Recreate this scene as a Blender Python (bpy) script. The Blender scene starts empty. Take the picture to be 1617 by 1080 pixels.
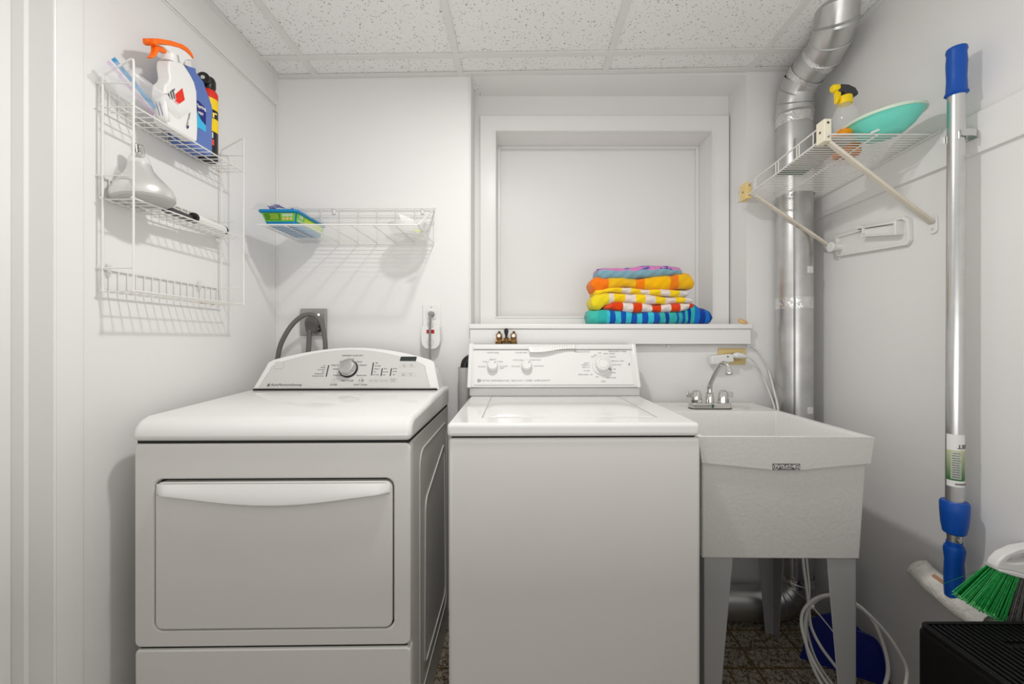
import bpy, bmesh, math, random
from mathutils import Vector, Matrix
random.seed(7)
S = bpy.context.scene
# ------------------------------------------------------------ camera, light, exposure
CX, CY, F, EYE = 825.0, 537.0, 655.0, 1.13      # principal point and focal length for a 1617 x 1080 frame; camera height
cam_d = bpy.data.cameras.new('camera'); cam = bpy.data.objects.new('camera', cam_d); S.collection.objects.link(cam)
cam.location = (0, 0, EYE); cam.rotation_euler = (math.pi/2, 0, 0)
cam_d.sensor_width = 36.0; cam_d.lens = 36.0*F/1617.0
cam_d.shift_x = -(CX-808.5)/1617.0; cam_d.shift_y = -(540.0-CY)/1617.0
cam_d.clip_start = 0.02
S.camera = cam
S.view_settings.view_transform = 'Standard'; S.view_settings.look = 'None'
S.view_settings.exposure = 0.0; S.view_settings.gamma = 1.0; S.view_settings.use_curve_mapping = False
W = bpy.data.worlds.new('world'); S.world = W; W.use_nodes = True
W.node_tree.nodes['Background'].inputs[0].default_value = (1.0, 0.993, 0.98, 1)
W.node_tree.nodes['Background'].inputs[1].default_value = 0.56
ld = bpy.data.lights.new('ceiling_downlight', 'AREA'); ld.shape = 'DISK'; ld.energy = 10.8; ld.size = 0.10; ld.color = (1.0, 0.99, 0.975)
lo = bpy.data.objects.new('ceiling_downlight', ld); lo.location = (-0.10, 0.88, 2.20); S.collection.objects.link(lo)
ad = bpy.data.lights.new('ceiling_fill_light', 'AREA'); ad.energy = 17; ad.shape = 'RECTANGLE'; ad.size = 1.6; ad.size_y = 1.2; ad.color = (1.0, 0.993, 0.98)  # added fill behind the camera, aimed up to brighten the ceiling; not a room lamp
ao = bpy.data.objects.new('ceiling_fill_light', ad); ao.location = (0.1, -0.35, 1.0); ao.rotation_euler = (math.radians(160), 0, 0); S.collection.objects.link(ao)

# ------------------------------------------------------------ helpers
def P(px, py, d): return Vector(((px-CX)*d/F, d, EYE-(py-CY)*d/F))
def wallpt(px, py, x):                      # point on a side wall plane x
    d = x*F/(px-CX); return Vector((x, d, EYE-(py-CY)*d/F))
class MB:
    def __init__(s): s.bm = bmesh.new()
    def _box8(s, pts, mi=0):
        v = [s.bm.verts.new(p) for p in pts]
        for f in ((0,3,2,1),(4,5,6,7),(0,1,5,4),(1,2,6,5),(2,3,7,6),(3,0,4,7)):
            fc = s.bm.faces.new([v[i] for i in f]); fc.material_index = mi
        return s
    def box(s, x0,x1,y0,y1,z0,z1, mi=0):
        return s._box8([(x0,y0,z0),(x1,y0,z0),(x1,y1,z0),(x0,y1,z0),(x0,y0,z1),(x1,y0,z1),(x1,y1,z1),(x0,y1,z1)], mi)
    def obox(s, c, U, V, Wd, su, sv, sw, mi=0):
        c=Vector(c); U=Vector(U).normalized()*su/2; V=Vector(V).normalized()*sv/2; Wd=Vector(Wd).normalized()*sw/2
        return s._box8([c-U-V-Wd,c+U-V-Wd,c+U+V-Wd,c-U+V-Wd,c-U-V+Wd,c+U-V+Wd,c+U+V+Wd,c-U+V+Wd], mi)
    def tube(s, pts, r, n=8, cap=True, closed=False, mi=0, flat=None):
        pts=[Vector(p) for p in pts]; N=len(pts); rs = r if isinstance(r,(list,tuple)) else [r]*N
        T=[]
        for i in range(N):
            a = pts[(i-1)%N] if (closed or i>0) else pts[0]; b = pts[(i+1)%N] if (closed or i<N-1) else pts[-1]
            t=(b-a); T.append(t.normalized() if t.length>1e-9 else Vector((0,0,1)))
        ref = Vector((0,0,1)) if abs(T[0].z)<.9 else Vector((1,0,0))
        u = T[0].cross(ref).normalized(); rings=[]
        for i in range(N):
            u = (u - T[i]*u.dot(T[i])); u = u.normalized() if u.length>1e-6 else T[i].orthogonal().normalized()
            w = T[i].cross(u)
            fu = 1.0 if flat is None else flat
            rings.append([s.bm.verts.new(pts[i]+(u*math.cos(2*math.pi*k/n)+w*math.sin(2*math.pi*k/n)*fu)*rs[i]) for k in range(n)])
        for i in range(N if closed else N-1):
            A,B=rings[i],rings[(i+1)%N]
            for k in range(n):
                f=s.bm.faces.new((A[k],A[(k+1)%n],B[(k+1)%n],B[k])); f.material_index=mi
        if cap and not closed:
            for R in (rings[0][::-1], rings[-1]):
                f=s.bm.faces.new(R); f.material_index=mi
        return s
    def lathe(s, prof, o=(0,0,0), axis=(0,0,1), n=32, mi=0, xs=1.0, mis=None, U=None):
        o=Vector(o); a=Vector(axis).normalized()
        u = Vector(U).normalized() if U else a.orthogonal().normalized(); w=a.cross(u)
        rings=[]
        for (r,h) in prof:
            if r<1e-6: rings.append([s.bm.verts.new(o+a*h)])
            else: rings.append([s.bm.verts.new(o+a*h+(u*math.cos(2*math.pi*k/n)*xs+w*math.sin(2*math.pi*k/n))*r) for k in range(n)])
        for i in range(len(rings)-1):
            A,B=rings[i],rings[i+1]; m = mis[i] if mis else mi
            for k in range(n):
                k2=(k+1)%n
                if len(A)==1 and len(B)==1: continue
                if len(A)==1: f=s.bm.faces.new((A[0],B[k2],B[k]))
                elif len(B)==1: f=s.bm.faces.new((A[k],A[k2],B[0]))
                else: f=s.bm.faces.new((A[k],A[k2],B[k2],B[k]))
                f.material_index=m
        return s
    def prism(s, poly, o, U, V, D, mi=0, msz=None):      # polygon (u,v) in plane o+U,V extruded by vector D
        o=Vector(o); U=Vector(U); V=Vector(V); D=Vector(D)
        a=[s.bm.verts.new(o+U*p[0]+V*p[1]) for p in poly]; b=[s.bm.verts.new(o+U*p[0]+V*p[1]+D) for p in poly]
        n=len(poly)
        f=s.bm.faces.new(a[::-1]); f.material_index=mi; f=s.bm.faces.new(b); f.material_index=mi
        for i in range(n):
            f=s.bm.faces.new((a[i],a[(i+1)%n],b[(i+1)%n],b[i])); f.material_index=mi
        return s
    def ring(s, outer, inner, o, U, V, D, mi=0):          # plate with a hole (same point counts)
        o=Vector(o); U=Vector(U); V=Vector(V); D=Vector(D); n=len(outer)
        mk=lambda pl,e:[s.bm.verts.new(o+U*p[0]+V*p[1]+(D if e else Vector())) for p in pl]
        a,b,c,d=mk(outer,0),mk(outer,1),mk(inner,0),mk(inner,1)
        for i in range(n):
            j=(i+1)%n
            for q in ((a[j],a[i],c[i],c[j]),(b[i],b[j],d[j],d[i]),(a[i],a[j],b[j],b[i]),(c[j],c[i],d[i],d[j])):
                s.bm.faces.new(q).material_index=mi
        return s
    def grid(s, fn, nu, nv, closed_u=False, mi=0, caps=False):
        R=[[s.bm.verts.new(fn(i/(nu if closed_u else nu-1), j/(nv-1))) for i in range(nu)] for j in range(nv)]
        for j in range(nv-1):
            for i in range(nu if closed_u else nu-1):
                k=(i+1)%nu
                s.bm.faces.new((R[j][i],R[j][k],R[j+1][k],R[j+1][i])).material_index=mi
        if caps:
            s.bm.faces.new(R[0][::-1]); s.bm.faces.new(R[-1])
        return s
    def text(s, txt, size, o, U, V, lift=0.0, align='CENTER', thick=0.0003, shear=0.0, mi=0, bold=0.0):
        U=Vector(U).normalized(); V=Vector(V).normalized(); N=U.cross(V); o=Vector(o)
        cu=bpy.data.curves.new('lettering','FONT'); cu.body=txt; cu.size=size; cu.align_x=align; cu.align_y='CENTER'; cu.extrude=thick; cu.shear=shear; cu.offset=bold; cu.resolution_u=2
        ob=bpy.data.objects.new('lettering',cu); S.collection.objects.link(ob)
        dg=bpy.context.evaluated_depsgraph_get(); me=bpy.data.meshes.new_from_object(ob.evaluated_get(dg))
        vs=[s.bm.verts.new(o+U*v.co.x+V*v.co.y+N*(v.co.z+lift)) for v in me.vertices]
        for p in me.polygons:
            try: s.bm.faces.new([vs[i] for i in p.vertices]).material_index=mi
            except ValueError: pass
        bpy.data.objects.remove(ob); bpy.data.curves.remove(cu); bpy.data.meshes.remove(me)
        return s
    def build(s, name, m, parent=None, bevel=0, seg=3, smooth=True, ang=35, recalc=True, sub=0, loc=None):
        bm=s.bm
        if recalc: bmesh.ops.recalc_face_normals(bm, faces=bm.faces[:])
        off = parent_base(parent) if parent is not None else (Vector(loc) if loc is not None else Vector())
        if off.length>0:
            for v in bm.verts: v.co -= off
        if smooth:
            for f in bm.faces: f.smooth=True
            for e in bm.edges:
                if len(e.link_faces)==2 and e.calc_face_angle(0)>math.radians(ang): e.smooth=False
        me=bpy.data.meshes.new(name); bm.to_mesh(me); bm.free()
        for k in (m if isinstance(m,(list,tuple)) else [m]): me.materials.append(k)
        o=bpy.data.objects.new(name,me); S.collection.objects.link(o)
        if parent is not None: o.parent=parent
        elif loc is not None: o.location=loc
        if bevel:
            b=o.modifiers.new('edge','BEVEL'); b.width=bevel; b.segments=seg; b.limit_method='ANGLE'; b.angle_limit=math.radians(32); b.harden_normals=False
        if sub:
            q=o.modifiers.new('smooth','SUBSURF'); q.levels=sub; q.render_levels=sub
        return o
def parent_base(o):
    b=Vector()
    while o is not None:
        if 'base' in BASES.get(o.name,{}): b = b+BASES[o.name]['base']
        o=o.parent
    return b
BASES={}
def thing(name, label, cat, loc=(0,0,0), group=None, rz=0.0):
    o=bpy.data.objects.new(name,None); S.collection.objects.link(o); o.empty_display_size=.05
    o.location=loc; o.rotation_euler=(0,0,rz); o['label']=label; o['category']=cat
    if group: o['group']=group
    BASES[o.name]={'base':Vector(loc)}; return o
def tag(o,label,cat,group=None):
    o['label']=label; o['category']=cat
    if group: o['group']=group
    return o
def struct(name, mb, m, bevel=0, **k):
    o=mb.build(name,m,None,bevel,**k); o['kind']='structure'; return o
def arc(cx,cy,r,a0,a1,n=6): return [(cx+r*math.cos(math.radians(a0+(a1-a0)*i/n)), cy+r*math.sin(math.radians(a0+(a1-a0)*i/n))) for i in range(n+1)]
def rrect(x0,x1,y0,y1,r,n=5): return arc(x1-r,y1-r,r,0,90,n)+arc(x0+r,y1-r,r,90,180,n)+arc(x0+r,y0+r,r,180,270,n)+arc(x1-r,y0+r,r,270,360,n)
def sm(pts, k=6):                                        # catmull-rom through points
    pts=[Vector(p) for p in pts]; out=[]
    for i in range(len(pts)-1):
        p0=pts[max(i-1,0)];p1=pts[i];p2=pts[i+1];p3=pts[min(i+2,len(pts)-1)]
        for j in range(k):
            t=j/k; out.append(.5*((2*p1)+(-p0+p2)*t+(2*p0-5*p1+4*p2-p3)*t*t+(-p0+3*p1-3*p2+p3)*t**3))
    out.append(pts[-1]); return out
def lerp(tbl, x):
    if x<=tbl[0][0]: return tbl[0][1]
    for (a,b),(c,d) in zip(tbl,tbl[1:]):
        if x<=c:
            t=(x-a)/(c-a); t=t*t*(3-2*t); return b+(d-b)*t
    return tbl[-1][1]
# ------------------------------------------------------------ materials
def srgb(r,g,b):
    f=lambda c:(c/255/12.92) if c/255<=.04045 else ((c/255+.055)/1.055)**2.4
    return (f(r),f(g),f(b),1)
def mat(name, col, rough=.5, metal=0, spec=.5, bump=0, bscale=60, var=0, vscale=6, trans=0, alpha=1, ior=1.45, coat=0, sheen=0):
    m=bpy.data.materials.new(name); m.use_nodes=True; nt=m.node_tree; b=nt.nodes['Principled BSDF']
    c=col if len(col)==4 else (*col,1)
    b.inputs['Base Color'].default_value=c; b.inputs['Roughness'].default_value=rough; b.inputs['Metallic'].default_value=metal
    b.inputs['Specular IOR Level'].default_value=spec; b.inputs['IOR'].default_value=ior
    b.inputs['Transmission Weight'].default_value=trans; b.inputs['Alpha'].default_value=alpha
    b.inputs['Coat Weight'].default_value=coat; b.inputs['Sheen Weight'].default_value=sheen
    tc=nt.nodes.new('ShaderNodeTexCoord')
    nz=nt.nodes.new('ShaderNodeTexNoise'); nz.inputs['Scale'].default_value=vscale; nz.inputs['Detail'].default_value=5
    nt.links.new(tc.outputs['Object'],nz.inputs['Vector'])
    mr=nt.nodes.new('ShaderNodeMapRange'); mr.inputs[1].default_value=.3; mr.inputs[2].default_value=.7
    mr.inputs[3].default_value=1-max(var,.01); mr.inputs[4].default_value=1+max(var,.01)
    nt.links.new(nz.outputs[0],mr.inputs[0])
    mx=nt.nodes.new('ShaderNodeVectorMath'); mx.operation='SCALE'; mx.inputs[0].default_value=c[:3]
    nt.links.new(mr.outputs[0],mx.inputs['Scale']); nt.links.new(mx.outputs[0],b.inputs['Base Color'])
    if bump:
        n2=nt.nodes.new('ShaderNodeTexNoise'); n2.inputs['Scale'].default_value=bscale; n2.inputs['Detail'].default_value=4
        nt.links.new(tc.outputs['Object'],n2.inputs['Vector'])
        bp=nt.nodes.new('ShaderNodeBump'); bp.inputs['Strength'].default_value=bump; bp.inputs['Distance'].default_value=.004
        nt.links.new(n2.outputs[0],bp.inputs['Height']); nt.links.new(bp.outputs[0],b.inputs['Normal'])
    return m
def bsdf(m): return m.node_tree.nodes['Principled BSDF']
M={}
M['wall']=mat('wall_paint',(.81,.80,.785),.38,spec=.35,bump=.12,bscale=14,var=.012,vscale=3)
M['trim']=mat('trim_paint',(.81,.80,.785),.3,spec=.4,bump=.08,bscale=20)
M['tbar']=mat('ceiling_grid_paint',(.74,.73,.71),.5)
M['enamel']=mat('white_enamel',(.77,.76,.745),.16,spec=.5,var=.006)
M['enamel_soft']=mat('white_painted_steel',(.71,.695,.665),.30,spec=.45,var=.01)
M['lidwhite']=mat('glossy_white_lid',(.78,.77,.755),.10,spec=.5,bump=.03,bscale=6)
M['plastic_w']=mat('white_plastic',(.80,.79,.77),.35)
M['panel_grey']=mat('pale_grey_panel',(.60,.59,.57),.35)
M['gap']=mat('dark_gap',(.015,.014,.013),.8)
M['print']=mat('dark_print',(.10,.10,.10),.6)
M['print_l']=mat('grey_print',(.44,.44,.43),.6)
M['black']=mat('black_plastic',(.012,.012,.012),.35)
M['box_black']=mat('matt_black_plastic',(.005,.005,.005),.45,spec=.25,bump=.05,bscale=200)
M['wire']=mat('white_coated_wire',(.78,.765,.73),.32)
M['rust']=mat('rusty_wire',(.55,.33,.13),.7,var=.3,vscale=200)
M['beige']=mat('yellowed_plastic',srgb(232,206,140)[:3],.45)
M['cream']=mat('cream_plastic',srgb(236,228,206)[:3],.4)
M['brace']=mat('cream_steel',srgb(214,206,190)[:3],.4,var=.05,vscale=30)
M['chrome']=mat('chrome',(.72,.71,.69),.08,1)
M['alu']=mat('brushed_aluminium',(.66,.66,.65),.28,1,var=.03,vscale=40)
M['duct']=mat('galvanised_steel',(.60,.60,.59),.37,1,bump=.10,bscale=22,var=.10,vscale=14)
M['foil']=mat('foil_tape',(.78,.78,.77),.22,1,bump=.9,bscale=70,var=.12,vscale=60)
M['brass']=mat('brass',srgb(150,116,72)[:3],.42,.7,var=.25,vscale=120,bump=.3,bscale=200)
M['grey_plate']=mat('steel_plate',(.42,.41,.39),.4,.7,var=.06,vscale=20)
M['cord']=mat('grey_rubber_cord',(.13,.125,.115),.55)
M['white_cable']=mat('white_cable',(.72,.71,.68),.4)
M['orange']=mat('orange_plastic',srgb(255,112,0)[:3],.4)
M['red']=mat('red_print',srgb(226,44,20)[:3],.5)
M['bluebottle']=mat('blue_plastic',srgb(92,120,186)[:3],.35)
M['navy']=mat('navy_print',srgb(22,28,120)[:3],.4)
M['sky']=mat('sky_blue_print',srgb(60,186,232)[:3],.4)
M['yellow']=mat('yellow_plastic',srgb(250,212,10)[:3],.4)
M['teal']=mat('teal_plastic',srgb(118,222,202)[:3],.35)
M['tealrim']=mat('pale_mint_rim',srgb(206,224,204)[:3],.4)
M['blue']=mat('blue_plastic_grip',srgb(0,76,168)[:3],.4)
M['navyplastic']=mat('dark_blue_plastic',(.006,.016,.20),.35)
M['green']=mat('green_bristles',srgb(0,150,62)[:3],.55,var=.35,vscale=160)
M['greentip']=mat('pale_green_bristle_tips',srgb(96,200,120)[:3],.7,var=.4,vscale=300)
M['greybr']=mat('grey_bristles',srgb(98,96,92)[:3],.6,var=.4,vscale=160)
M['wool']=mat('lambswool',srgb(232,228,220)[:3],.95,bump=1.0,bscale=120,var=.10,vscale=40,sheen=.3)
M['tubblue']=mat('tub_blue',srgb(0,128,186)[:3],.35)
M['tubgreen']=mat('tub_green_label',srgb(104,184,40)[:3],.45,var=.10,vscale=60)
M['tubdark']=mat('tub_dark_green_text_panel',srgb(70,130,26)[:3],.5,var=.25,vscale=160)
M['lime']=mat('lime_print',srgb(190,214,70)[:3],.45)
M['paper']=mat('white_paper',(.86,.85,.83),.7)
M['sinkmat']=mat('moulded_stone_plastic',(.60,.59,.565),.42,bump=.25,bscale=90,var=.03,vscale=180)
M['sinkin']=mat('sink_smooth_white',(.76,.75,.73),.3,var=.02,vscale=90)
M['leg']=mat('grey_painted_steel_leg',(.34,.34,.335),.45)
M['lcd']=mat('lcd_screen',(.030,.037,.035),.25)
M['mauve']=mat('mauve_print',srgb(206,170,210)[:3],.5)
M['zipblue']=mat('zip_blue',srgb(70,150,200)[:3],.4)
M['darkgrey']=mat('dark_grey_plastic',(.04,.04,.042),.4)
M['tan']=mat('tan_wood',srgb(226,184,120)[:3],.6)
def clear(name,col,alpha,rough=.15):
    m=mat(name,col,rough,spec=.6,alpha=alpha); return m
M['bag']=clear('clear_film',(.92,.92,.92),.26,.1)
M['frost']=clear('frosted_plastic',(.86,.86,.84),.45,.35)
M['clearpl']=clear('clear_bottle_plastic',(.90,.90,.88),.22,.06)
M['glass']=clear('bulb_glass',(.93,.92,.90),.35,.05)
M['bulb_silver']=mat('silvered_bulb',(.70,.69,.67),.28,.55)
M['bulb_face']=mat('frosted_bulb_face',(.52,.51,.50),.35)
def stripes(name, cols, scale_var=.05, axis='X', wob=.0, wscale=8, bump=.6):
    # cols: list of (position in metres along the object's own x, colour)
    m=mat(name,(1,1,1),.95,spec=.1,bump=bump,bscale=420,sheen=.2); nt=m.node_tree
    tc=nt.nodes.new('ShaderNodeTexCoord'); sx=nt.nodes.new('ShaderNodeSeparateXYZ'); nt.links.new(tc.outputs['Object'],sx.inputs[0])
    nz=nt.nodes.new('ShaderNodeTexNoise'); nz.inputs['Scale'].default_value=wscale; nt.links.new(tc.outputs['Object'],nz.inputs['Vector'])
    ma=nt.nodes.new('ShaderNodeMath'); ma.operation='MULTIPLY_ADD'; ma.inputs[1].default_value=wob; nt.links.new(nz.outputs[0],ma.inputs[0]); nt.links.new(sx.outputs[axis],ma.inputs[2])
    p0=cols[0][0]; p1=cols[-1][0]+.05
    mr=nt.nodes.new('ShaderNodeMapRange'); mr.inputs[1].default_value=p0+wob*.5; mr.inputs[2].default_value=p1+wob*.5; nt.links.new(ma.outputs[0],mr.inputs[0])
    cr=nt.nodes.new('ShaderNodeValToRGB'); cr.color_ramp.interpolation='CONSTANT'; nt.links.new(mr.outputs[0],cr.inputs[0])
    el=cr.color_ramp.elements
    while len(el)>1: el.remove(el[-1])
    el[0].position=0; el[0].color=cols[0][1]
    for p,c in cols[1:]:
        e=el.new((p-p0)/(p1-p0)); e.color=c
    old=[n for n in nt.nodes if n.type=='VECT_MATH'][0]
    nt.links.new(cr.outputs[0], old.inputs[0])
    return m
# ceiling tile: white fissured board
def ceiling_mat():
    m=mat('fissured_ceiling_tile',(.86,.855,.84),.9,spec=.1,bump=.25,bscale=120); nt=m.node_tree; b=bsdf(m)
    tc=nt.nodes.new('ShaderNodeTexCoord')
    nz=nt.nodes.new('ShaderNodeTexNoise'); nz.inputs['Scale'].default_value=140; nz.inputs['Detail'].default_value=2; nt.links.new(tc.outputs['Object'],nz.inputs['Vector'])
    ad_=nt.nodes.new('ShaderNodeVectorMath'); ad_.operation='MULTIPLY_ADD'; ad_.inputs[1].default_value=(.012,.012,0); nt.links.new(nz.outputs[1],ad_.inputs[0]); nt.links.new(tc.outputs['Object'],ad_.inputs[2])
    vo=nt.nodes.new('ShaderNodeTexVoronoi'); vo.inputs['Scale'].default_value=150; nt.links.new(ad_.outputs[0],vo.inputs['Vector'])
    sp=nt.nodes.new('ShaderNodeSeparateColor'); nt.links.new(vo.outputs['Color'],sp.inputs[0])
    th=nt.nodes.new('ShaderNodeMapRange'); th.inputs[1].default_value=.25; th.inputs[2].default_value=1; th.inputs[3].default_value=0; th.inputs[4].default_value=.36; nt.links.new(sp.outputs[0],th.inputs[0])
    lt=nt.nodes.new('ShaderNodeMath'); lt.operation='LESS_THAN'; nt.links.new(vo.outputs['Distance'],lt.inputs[0]); nt.links.new(th.outputs[0],lt.inputs[1])
    mx=nt.nodes.new('ShaderNodeMix'); mx.data_type='RGBA'; mx.inputs[6].default_value=(.84,.835,.82,1); mx.inputs[7].default_value=(.30,.29,.27,1)
    nt.links.new(lt.outputs[0],mx.inputs[0]); nt.links.new(mx.outputs[2],b.inputs['Base Color'])
    return m
M['ceil']=ceiling_mat()
def floor_mat():
    m=mat('vinyl_stone_tile',(.3,.27,.22),.45,spec=.35,bump=.1,bscale=80); nt=m.node_tree; b=bsdf(m); L=nt.links.new; N=nt.nodes.new
    tc=N('ShaderNodeTexCoord'); sp=N('ShaderNodeSeparateXYZ'); L(tc.outputs['Object'],sp.inputs[0])
    def mth(op,a,b_=None,c=None):
        n=N('ShaderNodeMath'); n.operation=op
        for i,v in enumerate((a,b_,c)):
            if v is None: continue
            if isinstance(v,(int,float)): n.inputs[i].default_value=v
            else: L(v,n.inputs[i])
        return n.outputs[0]
    X,Y=sp.outputs[0],sp.outputs[1]
    ry=mth('MODULO',mth('ADD',Y,9.3*1-1.429+9.3*.0101075),.0935)       # rows
    gy=mth('LESS_THAN',mth('ABSOLUTE',mth('SUBTRACT',mth('PINGPONG',mth('SUBTRACT',Y,1.429),.04675),0)),.0032)
    gx1=mth('LESS_THAN',mth('PINGPONG',mth('SUBTRACT',X,.804),.1),.0038)
    row=mth('FLOOR',mth('DIVIDE',mth('SUBTRACT',Y,1.429),.0935)); odd=mth('MODULO',mth('ADD',row,40),2)
    gx2=mth('MULTIPLY',mth('LESS_THAN',mth('PINGPONG',mth('SUBTRACT',X,.804),.05),.0024),odd)
    g=mth('MAXIMUM',mth('MAXIMUM',gy,gx1),gx2)
    nz=N('ShaderNodeTexNoise'); nz.inputs['Scale'].default_value=85; nz.inputs['Detail'].default_value=6; nz.inputs['Distortion'].default_value=1.2; L(tc.outputs['Object'],nz.inputs['Vector'])
    cr=N('ShaderNodeValToRGB'); L(nz.outputs[0],cr.inputs[0]); e=cr.color_ramp.elements
    e[0].position=.42; e[0].color=(.09,.06,.03,1); e[1].position=.54; e[1].color=(.37,.325,.26,1)
    mx=N('ShaderNodeMix'); mx.data_type='RGBA'; L(g,mx.inputs[0]); L(cr.outputs[0],mx.inputs[6]); mx.inputs[7].default_value=(.12,.062,.014,1)
    L(mx.outputs[2],b.inputs['Base Color']); return m
M['floor']=floor_mat()

# ------------------------------------------------------------ the room
XL, XR, YB = -1.037, 1.217, 1.75
def cz(x): return 2.253+.016*x
struct('floor', MB().box(-2.2,XR+.1,-1.6,2.2,-.05,0), M['floor'])
b=MB(); x0,x1=-2.2,XR+.12
b._box8([(x0,-1.6,cz(x0)),(x1,-1.6,cz(x1)),(x1,2.1,cz(x1)),(x0,2.1,cz(x0)),(x0,-1.6,cz(x0)+.05),(x1,-1.6,cz(x1)+.05),(x1,2.1,cz(x1)+.05),(x0,2.1,cz(x0)+.05)])
struct('ceiling', b, M['ceil'])
struct('wall_left', MB().box(-1.30,XL,.915,1.90,0,2.3), M['wall'])
b=MB(); b.box(XR,XR+.12,-1.2,2.1,0,2.34)
struct('wall_right', b, M['wall'])
# back wall with the shallow alcove (panels around it)
AL,AR,YA=-.219,.945,1.906
OX0,OX1,OZ0,OZ1=-.121,.863,1.2365,2.08
b=MB()
b.box(-1.30,AL,YB,2.10,0,2.3); b.box(AR,XR+.12,YB,2.10,0,2.34); b.box(AL,AR,YB,2.10,0,1.19)
b.box(AL,OX0,YA,2.10,1.19,2.3); b.box(OX1,AR,YA,2.10,1.19,2.3); b.box(OX0,OX1,YA,2.10,OZ1,2.3); b.box(OX0,OX1,YA,2.10,1.19,OZ0)
struct('wall_back', b, M['wall'])
struct('wall_soffit', MB().box(AL-.0,AR,YB+.002,YA+.01,2.250,2.30), M['wall'])
# boarded-over window set in the alcove
w=bpy.data.objects.new('window_1',None); S.collection.objects.link(w); w['kind']='structure'; w.location=((OX0+OX1)/2,YA,OZ0); BASES[w.name]={'base':Vector(w.location)}
MB().box(OX0,OX1,2.045,2.06,OZ0,OZ1).build('window_board',M['wall'],w)
def frame4(b,x0,x1,z0,z1,wd,y0,y1):
    U,V=(1,0,0),(0,0,1)
    out=[(x0,z0),(x1,z0),(x1,z1),(x0,z1)]; inn=[(x0+wd,z0+wd),(x1-wd,z0+wd),(x1-wd,z1-wd),(x0+wd,z1-wd)]
    b.ring(out,inn,(0,y0,0),U,V,(0,y1-y0,0)); return b
b=MB(); o4=[(-.193,1.198),(.940,1.198),(.940,2.152),(-.193,2.152)]; i4=[(OX0,OZ0),(OX1,OZ0),(OX1,OZ1),(OX0,OZ1)]
b.ring(o4,i4,(0,1.884,0),(1,0,0),(0,0,1),(0,.022,0)); b.build('window_casing',M['trim'],w,bevel=.003)
b=MB(); frame4(b,OX0,OX1,OZ0,OZ1,.013,2.028,2.045); b.build('window_stop',M['trim'],w,bevel=.002)
b=MB(); frame4(b,OX0-.006,OX1+.006,OZ0-.006,OZ1+.006,.006,1.880,1.886); b.build('casing_bead',M['trim'],w,bevel=.001)
# ledge
b=MB(); b.box(-.222,.953,1.716,1.884,1.176,1.197); struct('trim_1',b,M['trim'],bevel=.004)
b=MB(); b.box(-.218,.949,1.722,1.75,1.113,1.176); struct('trim_2',b,M['trim'],bevel=.002)
# right wall ledger board, left wall top board, corner beads
struct('trim_3', MB().box(1.206,XR,-1.2,1.75,1.626,1.735), M['wall'], bevel=.001)
struct('trim_4', MB().box(XL,XL+.004,.93,1.75,2.115,2.24), M['wall'], bevel=.0012)
struct('trim_5', MB().box(XL,XL+.004,.93,1.75,2.106,2.112), M['wall'], bevel=.0012)
struct('trim_6', MB().box(XL,XL+.006,1.744,1.75,0,2.25).box(AL-.004,AL+.002,1.744,1.75,1.2,2.25), M['trim'], bevel=.002)
struct('trim_7', MB().box(XL,XL+.003,.918,.977,0,2.25), M['trim'], bevel=.001)
# stepped door frame at the left
struct('trim_8', MB().box(-1.30,-1.0,.9165,.9175,0,.001).box(-1.40,-1.0885,.9055,.915,0,2.27), M['trim'], bevel=.0015)
struct('trim_9', MB().box(-1.50,-1.1156,.60,.9055,0,2.27), M['trim'], bevel=.0015)
struct('trim_10', MB().tube([(XL+.001,.9185,0),(XL+.001,.9185,2.25)],.0032,8), M['trim'])
# ceiling grid bars and wall angle
def bar(b,p,q,wd,h=.006):
    p=Vector(p); q=Vector(q); d=(q-p).normalized(); s=d.cross(Vector((0,0,1))).normalized()
    b.obox((p+q)/2-Vector((0,0,h/2)), d, s, s.cross(d), (q-p).length, wd, h)
k=0
b=MB()
for X in (-.864,-.259,.346,.951): bar(b,(X,-1.5,cz(X)),(X,1.75,cz(X)),.024)
struct('trim_11', b, M['tbar'])
b=MB()
for Yc in (1.625,1.016,.407): bar(b,(XL,Yc,cz(XL)-.001),(XR,Yc,cz(XR)-.001),.024)
struct('trim_12', b, M['tbar'])
b=MB(); bar(b,(XL,1.737,cz(XL)-.002),(XR,1.737,cz(XR)-.002),.022,.004); bar(b,(XL+.011,.93,cz(XL)-.002),(XL+.011,1.75,cz(XL)-.002),.022,.004); bar(b,(XR-.011,-1.2,cz(XR)-.002),(XR-.011,1.75,cz(XR)-.002),.022,.004)
struct('trim_13', b, M['tbar'])

# ------------------------------------------------------------ clothes dryer
DX0,DX1,DY=-.963,-.281,1.035
dr=thing('clothes_dryer','white front-loading dryer with a wide drop-down door and arched control panel','dryer',((DX0+DX1)/2,DY,0),rz=math.radians(.9))
piv=Vector(dr.location); RZ=Matrix.Rotation(math.radians(.9),3,'Z')
def hit(px,py,o,U,V,piv=piv,R=RZ):
    Ri=R.inverted(); c=Ri@(Vector((0,0,EYE))-piv)+piv; d=Ri@Vector(((px-CX)/F,1,-(py-CY)/F))
    o=Vector(o);U=Vector(U).normalized();V=Vector(V).normalized();N=U.cross(V); t=(o-c).dot(N)/d.dot(N); q=c+d*t-o
    return q.dot(U),q.dot(V)
b=MB(); b.box(DX0+.004,DX1-.004,DY+.022,1.64,0.0,.873)
for (y0,y1,z0,z1) in ((1.17,1.60,.10,.80),):     # pressed panel lines on the side
    pass
b.build('cabinet',M['enamel_soft'],dr,bevel=.006)
b=MB(); b.ring(rrect(1.15,1.60,.12,.82,.05),rrect(1.156,1.594,.126,.814,.045),(DX1-.006,0,0),(0,1,0),(0,0,1),(.004,0,0))
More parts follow.
